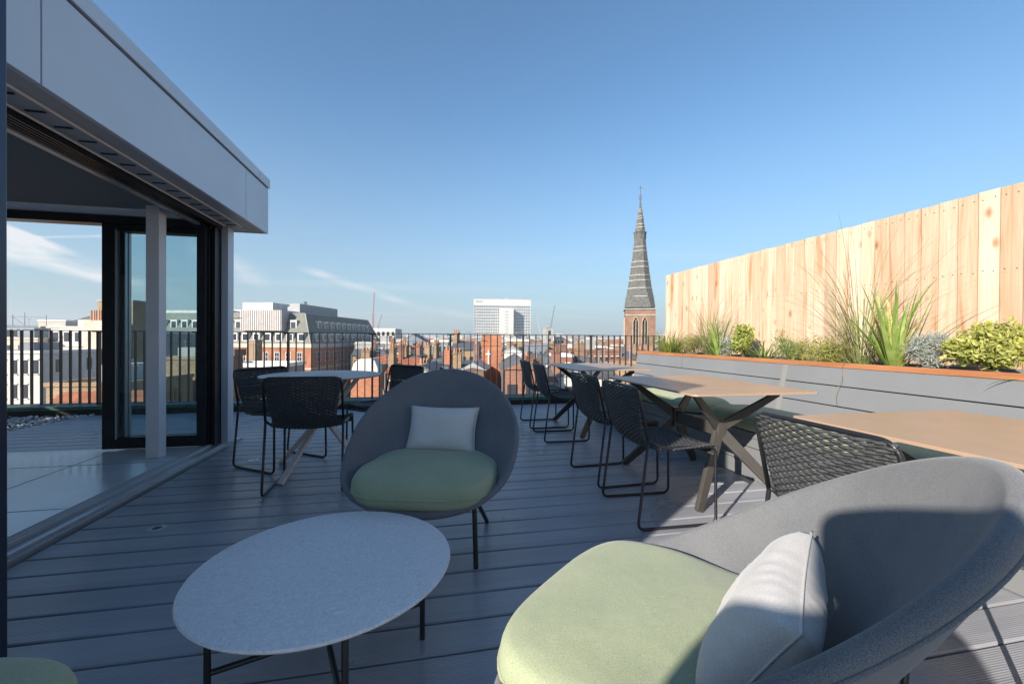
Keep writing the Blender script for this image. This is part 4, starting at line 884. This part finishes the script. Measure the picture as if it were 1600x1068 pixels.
def dormer(x, y_, z, a):
    d_ = bpy.data.objects.new('dormer', dm_me); COL.objects.link(d_); d_.parent = mb_; d_.location = (x, y_, z); d_.rotation_euler = (0, 0, a)
    p_ = bpy.data.objects.new('pane', dp_me); COL.objects.link(p_); p_.parent = d_
for k in range(20):
    x = -2.9-2.9*k
    dormer(x, .55, zc_+.45, 0)
    if x < -4.5: dormer(x, 2.0, zc_+3.55, 0)
for k in range(11):
    y_ = 4.4+3.4*k
    dormer(-.55, y_, zc_+.45, pi/2)
    if 5 < y_ < SLN-6: dormer(-2.0, y_, zc_+3.55, pi/2)
for fl in range(2):
    for k in range(12): winmesh(mb_, 1.35, 2.3, -2.9-2.9*k, -.02, zc_-4.4-3.5*fl)
    for k in range(10): winmesh(mb_, 1.9, 2.6, .02, 3.6+4.2*k, zc_-4.6-3.5*fl, pi/2)
m = MB(); m.box((-18.5, ins-3.3, zc_+3.2), (-7.8, ins+6, zc_+hh+.7)); 
for k in range(19): m.box((-18.3+k*.56, ins-3.42, zc_+3.2), (-18.1+k*.56, ins-3.301, zc_+hh+.7))
m.build('ribbed_plant_screen', RIB, mb_)
m = MB(); m.box((-22.5, 6.5, zc_+hh+.01), (-14.2, 22, zc_+hh+3.1)); m.box((-30, 7, zc_+hh+.01), (-22.6, 18, zc_+hh+1.2)); m.build('white_plant_room', WR, mb_)
m = MB(); m.box((-10.2, 7.5, zc_+hh+.01), (-7.4, 28, zc_+hh+2.9)); m.box((-11.7, 9, zc_+hh+.01), (-10.21, 20, zc_+hh+2.2)); m.build('lift_overrun', LEAD, mb_)
m = MB(); m.box((-60, 5, zc_+hh+.01), (-24, 16, zc_+hh+.9)); m.build('upper_deck', WR, mb_)
# ---- left of the pavilion opening: chimney stack, pots, white terrace, roofs
st = thing('chimney_stack', 'tall tan brick chimney slab seen behind the dark sliding door', 'chimney', (at(152, 468, 78).x, 78, -21), radians(-12))
zt_ = at(152, 468, 78).z+21; m = MB(); m.box((0, 0, 0), (5.7, 2.6, zt_-.25)); m.build('shaft', TB, st); m = MB(); m.box((-.08, -.08, zt_-.249), (5.78, 2.68, zt_)); m.build('cap', GC, st)
st = thing('chimney_block', 'low rendered block carrying a row of pale striped chimney pots', 'chimney', (at(131, 500, 72).x, 72, -21), radians(-8))
zt_ = at(131, 500, 72).z+21; m = MB(); m.box((0, 0, 0), (2.7, 4.5, zt_)); m.build('block', CR, st)
for k in range(6): m = MB(); m.cyl((.35+.34*k, .8), .13, zt_+.001, zt_+1.5, 10, .12); m.build('chimney_pot', mat('pale_terracotta', (.5, .33, .27), .8) if k % 2 else POT, st)
house('white apartment terrace with small dark windows and black drainpipes behind the left railing', 'building', 78, 166, 512, 92, 14, WR, 'flat', rz=-.05, rows=4, cols=5, floor_h=2.6, win2=True)
house('flat roofed cream penthouse with a dark overhanging roof above the white terrace', 'building', 60, 103, 502, 105, 12, CR, 'flat', rz=-.02, rows=1, cols=3, seed=4)
house('pale office block with glazed ribbon floors at the far left of the opening', 'building', -40, 62, 509, 120, 16, BG, 'flat', rz=.02, rows=5, cols=9, win2=True, seed=3)
house('low white glazed rear extension with dark flat roof at the far left', 'building', -20, 64, 552, 62, 10, WR, 'flat', rz=0, rows=2, cols=5, win2=True, roofm=SLATE, seed=2)
house('pyramid slate roof just left of the striped chimney pots', 'building', 98, 160, 489, 118, 20, CR, 'hip', roofm=GSL, rz=-.1, rows=2, cols=4)
house('cluttered lower roof with skylights below the white terrace', 'building', 72, 200, 604, 42, 9, TB, 'flat', rz=-.1, rows=1, cols=3, seed=9)
house('long clay tiled lean-to roof low behind the left railing', 'building', 60, 215, 618, 27, 3.5, TB, 'gable', TILE, rz=.06, rows=0, cols=1, z0=-10)
house('grey rendered side wall behind the sliding door glass', 'building', 176, 232, 520, 80, 14, GC, 'flat', rz=-.08, rows=3, cols=2, seed=6)
house('bare tan brick flank wall seen low through the glass door pane', 'building', 236, 340, 562, 52, 3, TB, 'flat', rz=-.03, rows=0, cols=1, parapet=True, seed=1)
house('white shopfront row with dark doors below the orange brick block, behind the glass door', 'building', 262, 330, 552, 90, 8, WR, 'flat', rz=-.03, rows=1, cols=6, win2=True, seed=8)
st = thing('chimney_stack', 'square tan chimney standing in front of the orange brick block', 'chimney', (at(388, 532, 60).x, 60, -21), radians(-18)); zt_ = at(388, 532, 60).z+21
m = MB(); m.box((0, 0, 0), (1.05, 1.2, zt_)); m.build('shaft', TB, st); m = MB(); m.box((-.08, -.08, zt_+.001), (1.13, 1.28, zt_+.15)); m.build('cap', GC, st)
house('low grey flat roof with pipes in front of the orange brick block', 'building', 352, 452, 573, 42, 4, BG, 'flat', rz=-.12, rows=1, cols=4, seed=12, plant=False)
house('short brown brick parapet just right of the pavilion corner post', 'building', 330, 364, 556, 24, 1.2, DB, 'flat', rz=0, rows=0, cols=1, seed=13)
# ---- centre left
house('grey office block with arched blue roof glass behind the left crane', 'building', 556, 612, 536, 120, 14, BG, 'flat', rz=-.1, rows=3, cols=5, seed=14, win2=True)
house('white flat roofed block with rooftop boxes below the red crane', 'building', 580, 618, 514, 170, 16, WR, 'flat', rz=-.1, rows=3, cols=5, seed=15)
house('cream stucco block behind the curved blue roof', 'building', 592, 636, 531, 140, 12, CR, 'flat', rz=-.15, rows=3, cols=4, seed=16)
house('blue grey slate gable house between white blocks', 'building', 626, 664, 521, 100, 12, BG, 'gableside', SLATE, rz=-.1, rows=3, cols=3, seed=17)
vn = thing('roof_hood', 'rounded white rooftop hood between the round table and its right chair', 'roof hood', (at(549, 584, 22).x, 22, at(549, 584, 22).z), radians(-8))
m = MB(); m.prism([(0, 0), (.02, .30), (.14, .56), (.32, .72), (.50, .76), (1.0, .76), (1.16, .66), (1.30, .3), (1.32, 0)], lambda u, v: (u, 0, v), lambda u, v: (u, .9, v)); m.build('hood', WR, vn, bevel=.04); m = MB(); m.box((-.02, .0, -17), (1.34, .88, -.002)); m.build('brick_base', RB, vn)
house('row of red chimneyed terraces right of the white roof hood', 'building', 560, 640, 556, 62, 9, TB, 'gable', TILE, rz=-.05, rows=1, cols=5, chim=2, seed=18)
house('tan brick terrace with paired chimneys left of the round chair back', 'building', 622, 668, 556, 55, 8, TB, 'gable', SLATE, rz=-.12, rows=2, cols=3, chim=2, seed=19)
house('white gabled cottage low behind the half hidden woven chair', 'building', 646, 672, 570, 34, 6, WR, 'gableside', SLATE, rz=-.2, rows=1, cols=2, seed=20, win2=True)
house('grey glass faced block above the round chair back', 'building', 674, 700, 534, 80, 14, BG, 'flat', rz=-.1, rows=6, cols=3, seed=21, win2=True)
st = thing('chimney_stack', 'small orange brick chimney above the left of the round chair back', 'chimney', (at(694, 547, 45).x, 45, -21), radians(-14)); zt_ = at(694, 547, 45).z+21
m = MB(); m.box((0, 0, 0), (.75, 1.1, zt_)); m.build('shaft', RB, st)
for k in range(2): m = MB(); m.cyl((.2+.35*k, .5), .11, zt_+.001, zt_+.45, 8, .09); m.build('chimney_pot', POT, st)
house('tan gabled warehouse with brown end wall left of the big brick stack', 'building', 704, 744, 533, 60, 10, TB, 'gable', SLATE, rz=-.2, rows=2, cols=3, chim=1, seed=22)
house('dark slate roof slope directly left of the big brick stack', 'building', 722, 756, 566, 30, 8, DB, 'gableside', LEAD, rz=-.25, rows=0, cols=1, seed=23, z0=-15)
# the big square brick stack with a white cross shaped tie plate
bs_ = thing('brick_stack', 'tall square orange brick stack with a white cross plate below the tower block', 'chimney', (at(753, 523, 34).x, 34, -21), radians(-10)); zt_ = at(753, 523, 34).z+21
m = MB(); m.box((0, 0, 0), (1.62, 1.5, zt_)); m.box((-.07, -.07, zt_-.9), (1.69, -.001, zt_-.7)); m.build('shaft', RB, bs_); m = MB(); m.box((-.06, -.06, zt_+.001), (1.68, 1.56, zt_+.12)); m.build('cap', GC, bs_)
m = MB(); zx = at(764, 552, 34).z+21; m.box((.50, -.05, zx-.9), (.60, -.002, zx+.28)); m.box((.32, -.052, zx-.1), (.499, -.002, zx+.02)); m.box((.601, -.052, zx-.1), (.79, -.002, zx+.02)); m.build('cross_plate', WR, bs_)
house('steep roofed brick building with pale stone coping right of the big brick stack', 'building', 786, 842, 558, 27, 8, RB2, 'gableside', SLATE, rz=-.15, rows=1, cols=2, seed=24)
house('white gabled roof just right of the big brick stack', 'building', 787, 816, 541, 48, 8, WR, 'gableside', LEAD, rz=-.2, rows=1, cols=2, seed=25)
house('tan brick block with flat roof below the right side of the tower block', 'building', 799, 826, 533, 75, 10, TB, 'flat', rz=-.1, rows=2, cols=3, seed=26)
house('dark blue glass block with a jagged roofline left of the pale concrete mast', 'building', 826, 856, 540, 70, 10, BG, 'flat', rz=-.05, rows=5, cols=4, seed=27)
house('slim pale concrete lift tower below the right crane', 'building', 853, 864, 512, 150, 5, GC, 'flat', rz=-.05, rows=8, cols=1, seed=28)
house('red brick mansion block with white stone bands above the farthest table', 'building', 918, 968, 549, 62, 10, RB2, 'flat', rz=-.05, rows=2, cols=6, win2=True, seed=29)
house('red gabled terrace with many chimneys left of the mansion block', 'building', 866, 920, 545, 70, 10, RB2, 'gable', TILE, rz=-.05, rows=2, cols=6, win2=True, chim=2, seed=30)
house('pale stone mansion with dormers between the far chairs and the lift tower', 'building', 840, 884, 558, 48, 9, CR, 'mansard', rz=-.1, rows=2, cols=5, seed=31, win2=True)
house('ribbed white office slab right of the pale lift tower', 'building', 866, 886, 527, 160, 12, WR, 'flat', rz=-.05, rows=6, cols=4, seed=32)
# ---- further roofs, one object each, sorted into recognisable places
mats_ = [(WR, 'white'), (CR, 'cream'), (RB2, 'red brick'), (TB, 'tan brick'), (GC, 'grey concrete'), (BG, 'blue grey'), (DB, 'brown brick'), (WR, 'white'), (TB, 'tan brick'), (CR, 'cream')]
roofs_ = [('flat', None, 'flat topped'), ('gable', SLATE, 'slate roofed'), ('gable', TILE, 'tile roofed'), ('hip', SLATE, 'hip roofed'), ('mansard', SLATE, 'mansard roofed'), ('gableside', SLATE, 'gable fronted'), ('flat', None, 'flat topped')]
r = random.Random(21); used = {}
def zone(px):
    for lim, nm in ((200, 'beyond the far left roofs'), (345, 'behind the glass door building line'), (575, 'beyond the end of the orange mansard block'), (625, 'under the red crane'), (700, 'above the half hidden chair'), (750, 'between the round chair back and the brick stack'), (800, 'at the foot of the white tower block'), (850, 'right of the white tower block'), (905, 'around the pale lift tower'), (950, 'behind the farthest table'), (1000, 'left of the church tower'), (1200, 'right of the church tower')):
        if px < lim: return nm
    return 'behind the fence'
for (Y_, n_, pyb) in ((40, 9, 572), (52, 13, 560), (68, 16, 551), (92, 19, 544), (108, 20, 541), (130, 22, 538), (160, 24, 535.5), (200, 26, 533), (255, 26, 531), (330, 28, 529.5), (560, 30, 527.4), (1000, 26, 525.6)):
    for k in range(n_):
        near_ = Y_ < 80
        x0 = 555+(1045-555)*(k+r.uniform(-.25, .25))/n_; wpx = (1045-555)/n_*r.uniform(.7, 1.25)
        if Y_ > 300 and r.random() < .12: hgt = r.uniform(1, 5)
        else: hgt = 0
        py = pyb+(x0-700)*.006+r.uniform(-1, 1)*(4.5 if Y_ < 100 else 2.6 if Y_ < 300 else 1.5)-hgt
        ma, mn = r.choice(mats_[2:4]+mats_[6:9] if near_ and r.random() < .85 else mats_); rf_, rm, rn = r.choice(roofs_[1:] if near_ else roofs_)
        dist = 'near' if Y_ < 60 else 'mid distance' if Y_ < 140 else 'far' if Y_ < 400 else 'horizon'
        lb = f'{dist} {mn} {rn} building {zone(x0)}'; used[lb] = used.get(lb, 0)+1
        dw = max(6, wpx/650*Y_); ro = 3 if Y_ < 100 else 2; co = max(2, min(5, int(wpx/650*Y_/2.3)))
        if Y_ > 250: ro, co = 0, 1
        h_ = house(lb, 'building', x0, x0+wpx, py, Y_*r.uniform(.93, 1.07), min(dw, 14), ma, rf_ if Y_ < 500 else 'flat', rm, None, ro, co, win2=r.random() < .5, chim=(1 if Y_ < 140 and rf_ != 'flat' and r.random() < .6 else 0), seed=k+int(Y_), group='distant city rooftops')
for px, py, Y_ in ((120, 545, 80), (20, 530, 90), (300, 530, 160), (230, 528, 170)):
    house('back row roof behind %s' % {120: 'the white terrace', 20: 'the glazed office block', 300: 'the shopfront row', 230: 'the grey side wall'}[px], 'building', px-30, px+40, py, Y_, 12, CR, 'flat', rows=2, cols=4, seed=px)
# ---- white tower block
TY = 620.; A_ = at(741, 467, TY); B_ = at(827, 467, TY); TW = B_.x-A_.x; TH = A_.z+21
tw = thing('tower_block', 'wide white slab tower with a gridded glass front and a projecting blank white core', 'tower block', (A_.x, TY, -21), radians(-6))
m = MB(); m.box((0, 0, 0), (TW, 22, TH-9.6)); m.build('glazing', GLASSF, tw)
m = MB(); m.box((-.8, -1.0, TH-9.5), (TW+.8, 23, TH)); m.build('crown', WR, tw)
m = MB(); nc = 24
for k in range(nc+1): x = TW*k/nc; m.box((x-.27, -.9, 0), (x+.27, -.01, TH-9.51))
m.build('fin', WR, tw)
m = MB(); z = TH-14
while z > 8: m.box((.28, -.5, z), (TW-.28, -.02, z+1.35)); z -= 4.35
m.build('spandrel', WR, tw)
x0 = TW*.445; x1 = TW*.68; m = MB(); m.box((x0, -17, 0), (x1, -1.02, TH-13.8)); m.build('core', WR, tw)
m = MB(); z = TH-20
while z > 10: m.box((x0+(x1-x0)*.38, -17.15, z), (x0+(x1-x0)*.62, -17.001, z+1.6)); z -= 4.35
m.build('core_window', GC, tw)
m = MB(); m.box((2, -1.2, TH-5.2), (13, -1.001, TH-2.0)); m.build('louvre', GC, tw)
for x, w_, h_ in ((30, 8, 1.8), (47, 5, 3.5), (58, 6, 1.6), (69, 2, 4), (72, 1, 2)): m = MB(); m.box((x, 8, TH+.01), (x+w_, 12, TH+h_)); m.build('roof_plant', GC, tw)
pass
# ---- church tower and spire
CY = 98.; cA = at(975, 483, CY); cB = at(1022, 483, CY); cw = (cB.x-cA.x)*.97; CZ = cA.z+21; CYC = CY+cw/2; cc = at(999, 483, CYC); CZ = at(999, 483, CY+.3).z+21
ch = thing('church_tower', 'red brick church tower with a banded grey slate octagonal spire and cross', 'church', (cc.x, CYC, -21), radians(-24))
hw = cw*.46
m = MB(); m.box((-hw, -hw, 0), (hw, hw, CZ-9)); 
# belfry stage built of piers and heads so that the lancets are real openings
def wall_with_lancets(mb, ang):
    ca, sa = cos(ang), sin(ang)
    def T(x, y_, z): return (x*ca-y_*sa, x*sa+y_*ca, z)
    def bx(x0_, x1_, z0_, z1_, d0=0., d1=.55):
        vs = [T(x, y_, z) for z in (z0_, z1_) for x, y_ in ((x0_, -hw+d0), (x1_, -hw+d0), (x1_, -hw+d1), (x0_, -hw+d1))]
        mb.add(vs, [(0, 3, 2, 1), (4, 5, 6, 7), (0, 1, 5, 4), (1, 2, 6, 5), (2, 3, 7, 6), (3, 0, 4, 7)])
    zs = CZ-9; zt = CZ-3.4; lw = .62; c_ = 1.12
    bx(-hw+.56, -c_-lw, zs, CZ); bx(-c_+lw, c_-lw, zs, CZ); bx(c_+lw, hw-.56, zs, CZ)
    for s_ in (-1, 1):
        x_ = s_*c_; n = 8; top = [(x_-lw, CZ), (x_+lw, CZ)]; arc = []
        for k in range(n+1):
            u = -1+2*k/n; arc.append((x_+u*lw, zt+1.35*(1-abs(u)**1.6)))
        for k in range(n):
            (xa, za), (xb, zb_) = arc[k], arc[k+1]
            vs = [T(xa, -hw, za), T(xb, -hw, zb_), T(xb, -hw, CZ), T(xa, -hw, CZ), T(xa, -hw+.55, za), T(xb, -hw+.55, zb_), T(xb, -hw+.55, CZ), T(xa, -hw+.55, CZ)]
            mb.add(vs, [(0, 1, 2, 3), (7, 6, 5, 4), (0, 4, 5, 1), (3, 2, 6, 7)])
for k in range(4): wall_with_lancets(m, k*pi/2)
for sx in (-1, 1):
    for sy in (-1, 1): m.box((sx*hw-(.55 if sx > 0 else 0), sy*hw-(.55 if sy > 0 else 0), CZ-9), (sx*hw+(.55 if sx < 0 else 0), sy*hw+(.55 if sy < 0 else 0), CZ))
CHB = brickm('church_brick', (.27, .125, .08), (.21, .135, .09), (.28, .2, .16), 1.5)
m.build('belfry_wall', CHB, ch)
m = MB(); m.box((-hw+.6, -hw+.6, CZ-9), (hw-.6, hw-.6, CZ-.2)); m.build('belfry_dark', RUBBER, ch)
YST = mat('buff_stone', (.34, .27, .19), .85, 0, .3, 2)
for k in range(4):
    ang = k*pi/2
    for s_ in (-1, 1):
        m = MB(); ca, sa = cos(ang), sin(ang)
        for q in range(2):
            pts = []
            for j in range(11):
                u = -1+2*j/10; x = s_*1.12+u*(.70+.02*q); zz2 = CZ-3.4+1.45*(1-abs(u)**1.6); y_ = -hw-.05
                pts.append((x*ca-y_*sa, x*sa+y_*ca, zz2+.05))
            x = s_*1.12-.70; X2 = s_*1.12+.70; y_ = -hw-.05
            pts = [(x*ca-y_*sa, x*sa+y_*ca, CZ-9)]+pts+[(X2*ca-y_*sa, X2*sa+y_*ca, CZ-9)]
        m.tube(pts, .13, 4); x = s_*1.12; m.tube([(x*ca-y_*sa+.0, x*sa+y_*ca, CZ-9), (x*ca-y_*sa, x*sa+y_*ca, CZ-2.6)], .10, 5); m.build('lancet_surround', YST, ch)
        m = MB()
        for j in range(11):
            z = CZ-8.8+j*.52; a0 = (s_*1.12-.58, -hw+.25); a1 = (s_*1.12+.58, -hw+.25); m.tube([(a0[0]*ca-a0[1]*sa, a0[0]*sa+a0[1]*ca, z), (a1[0]*ca-a1[1]*sa, a1[0]*sa+a1[1]*ca, z)], .07, 4)
        m.build('louvre', SLATE, ch)
m = MB(); m.box((-hw-.28, -hw-.28, CZ+.001), (hw+.28, hw+.28, CZ+.28)); m.box((-hw-.14, -hw-.14, CZ-1.55), (hw+.14, -hw-.001, CZ-1.3)); m.box((hw+.001, -hw-.1, CZ-1.55), (hw+.14, hw+.1, CZ-1.3)); m.box((-hw-.14, -hw+.0, CZ-1.55), (-hw-.001, hw, CZ-1.3)); m.build('cornice', GC, ch)
def wpx(p): return p/650*CYC*.985
prof = [(483, 25.4), (467, 23.0), (453.7, 20.2), (441, 18), (432, 16.6), (420, 14.9), (404, 12.6), (389, 10.6), (366.6, 8.6), (358.7, 7.4), (343, 5.1), (332.5, 3.3), (319, 1.1)]
SP = mat('spire_slate', (.095, .095, .088), .85, 0, .45, 2.2, .6, 6); zof = lambda py: at(999, py, CYC).z+21
m = MB(); rows = []
for i, (py, r_) in enumerate(prof):
    row = []; rr = wpx(r_)/cos(pi/8)*.97; sq = max(0, 1-i/2.2)
    for j in range(8):
        a = pi/8+j*pi/4; v = Vector((cos(a), sin(a))); q = Vector((math.copysign(1, v.x), math.copysign(1, v.y)))*wpx(r_)*.96
        v = v*rr; v = v.lerp(Vector((q.x if abs(v.x) > abs(v.y)*.99 else q.x*.8, q.y if abs(v.y) > abs(v.x)*.99 else q.y*.8)), sq*.7); row.append((v.x, v.y, zof(py)+.28))
    rows.append(row)
m.grid(rows, True); m.build('spire', SP, ch)
def rad_at(py):
    for (p0, r0), (p1, r1) in zip(prof[:-1], prof[1:]):
        if p1 <= py <= p0: return r0+(r1-r0)*(p0-py)/(p0-p1)
    return 1
for py in (466, 453, 441, 433, 420, 412, 395, 388.5, 358, 353, 344, 340.5, 333, 329.5):
    m = MB(); rows = []; r0 = wpx(rad_at(py))/cos(pi/8)*.97; z = zof(py)+.28
    for dr_, dz in ((-.05, -.18), (.16, -.17), (.15, .15), (-.1, .17)): rows.append([((r0+dr_)*cos(pi/8+j*pi/4), (r0+dr_)*sin(pi/8+j*pi/4), z+dz*(.5 if py < 400 else .62)) for j in range(8)])
    m.grid(rows, True); m.build('stone_band', mat('band_stone', (.36, .35, .32), .9, 0, .3, 2) if 'band_stone' not in bpy.data.materials else bpy.data.materials['band_stone'], ch)
for k in range(8):
    a = k*pi/4; d = Vector((cos(a), sin(a), 0)); s2 = Vector((-sin(a), cos(a), 0)); r0 = wpx(8.9); z = zof(372)
    m = MB(); m.obox(d*(r0-.05)+Vector((0, 0, z+.55)), d, s2, (0, 0, 1), .22, .24, .75); m.obox(d*(r0+.03)+Vector((0, 0, z+1.42)), d, s2, (0, 0, 1), .32, .36, .09); m.build('lucarne', SP, ch)
m = MB(); zt1, zt2 = zof(319)+.28, zof(290)
m.tube([(0, 0, zt1-.2), (0, 0, zt2)], .085, 6); zc1 = zof(293.5); dx = (cos(radians(24-11)), sin(radians(24-11))); m.tube([(-dx[0]*.5, -dx[1]*.5, zc1), (dx[0]*.5, dx[1]*.5, zc1)], .07, 6)
for k in range(4):
    a = k*pi/2+.3; m.tube([(0, 0, zof(316)), (.42*cos(a), .42*sin(a), zof(310)), (.46*cos(a), .46*sin(a), zof(308)), (0, 0, zof(303))], .045, 5)
m.cyl((0, 0), .32, zof(319), zof(316.5), 8, .2); m.build('cross_finial', SLATE, ch)
# ---- cranes
def crane(label, px, pyb, pyt, Y_, lean, colr, mast, cat='crane'):
    p = at(px, pyb, Y_); o = thing('tower_crane', label, cat, (p.x, Y_, -21), 0, 'construction cranes on the skyline'); zb_ = p.z+21; zt = at(px, pyt, Y_).z+21; k_ = Y_/650
    m_ = mat('crane_paint', colr, .6)
    def lattice(mb, A, B, w_, n):
        A, B = Vector(A), Vector(B); t_ = w_*.16; cs = [(-1, -1), (1, -1), (1, 1), (-1, 1)]; ax = (B-A).normalized(); sd1 = ax.cross(Vector((0, 1, 0))).normalized(); sd2 = ax.cross(sd1)
        P_ = [[A.lerp(B, i/n)+sd1*c[0]*w_/2+sd2*c[1]*w_/2 for c in cs] for i in range(n+1)]
        for c in range(4): mb.tube([P_[0][c], P_[n][c]], t_, 4)
        for i in range(n):
            for c in range(4): mb.tube([P_[i][c], P_[i+1][(c+1) % 4]], t_*.7, 4)
    q = MB(); lattice(q, (0, 0, 0), (0, 0, zb_+mast), 1.7*k_, 14); q.build('mast', m_, o)
    top = Vector((lean*k_, 0, zt)); q = MB(); lattice(q, (0, 0, zb_+mast), top, 1.1*k_, 18); q.build('jib', m_, o)
    q = MB(); q.box((-3.4*k_*(1 if lean >= 0 else -1) if lean >= 0 else .4*k_, -1*k_, zb_+mast-1.2*k_), (-.9*k_ if lean >= 0 else 3.4*k_, 1*k_, zb_+mast+1.0*k_)); q.build('counterweight', GC, o)
crane('tall red luffing crane with its jib almost vertical', 583, 514, 456, 420, 1.4, (.42, .10, .12), 14)
crane('small reddish crane leaning right of the tall red one', 591, 516, 491, 700, 5, (.35, .2, .2), 6)
crane('grey crane with raised jib and dark counterweight right of the white tower block', 861, 512, 477, 300, 6, (.12, .13, .14), 2)
crane('thin pale crane leaning left beside the white tower block', 845, 528, 494, 600, -6, (.35, .36, .38), 2)
ml = thing('mobile_crane', 'white telescopic boom rising behind the roof of the brick mansard block', 'crane', (at(489, 490, 190).x, 190, -21), 0)
p0, p1 = at(490, 492, 190), at(478, 474, 190); m = MB(); m.tube([(0, 0, 0), (0, 0, p0.z+21)], .6, 6); m.build('mast', WR, ml); m = MB(); m.tube([(0, 0, p0.z+21), (p1.x-p0.x, 0, p1.z+21)], [.55, .3], 6); m.build('boom', WR, ml); m = MB(); m.box((p1.x-p0.x-.5, -.5, p1.z+20.8), (p1.x-p0.x+.6, .5, p1.z+21.8)); m.build('boom_head', SLATE, ml)
sc_ = thing('roof_scaffold', 'thin scaffold poles on the roofline at the far left of the opening', 'scaffold', (at(20, 500, 62).x, 62, at(20, 508, 62).z), 0)
m = MB()
for a, b_ in (((0, 0, 0), (0, 0, 1.3)), ((1.2, 0, 0), (1.2, 0, 1.6)), ((3.4, 0, 0), (3.4, 0, 1.3)), ((-.3, 0, 1.05), (3.4, 0, 1.05)), ((0, 0, 1.05), (1.2, 0, 0))): m.tube([a, b_], .04, 4)
m.build('poles', GC, sc_)
# ---- trees among the roofs
def tree(label, px, py, Y_, R_, seed):
    p = at(px, py, Y_); o = thing('tree', label, 'tree', (p.x, Y_, -21), 0, 'trees among the city roofs'); H_ = p.z+21; r = random.Random(seed)
    m = MB(); m.tube([(0, 0, 0), (.1, 0, H_*.5), (0, .1, H_-R_)], [.35, .28, .12], 7); cs = []
    for k in range(14):
        a = r.uniform(0, 2*pi); q = R_*sqrt(r.random())*.75; c = Vector((q*cos(a), q*sin(a), H_-R_+R_*.75*r.uniform(-1, 1)*sqrt(max(0, 1-(q/R_)**2)))); cs.append(c); m.tube([(0, .1, H_-R_*1.4), tuple(c)], [.1, .03], 5)
    m.build('trunk', mat('bark', (.08, .06, .045), .9), o); m = MB()
    for k in range(2600):
        c = r.choice(cs); v = Vector((r.gauss(0, 1), r.gauss(0, 1), r.gauss(0, 1))).normalized()*R_*.38*r.random()**.4; leafc(m, c+v, .42*r.uniform(.6, 1.3), r, .6)
    m.build('crown', LT, o)
tree('bright green tree between roofs left of the big brick stack', 699, 543, 70, 1.9, 1)
tree('dark green tree low above the left of the round chair back', 688, 562, 48, 1.6, 2)
tree('small dark tree among the far roofs above the half hidden chair', 672, 536, 110, 2.4, 3)
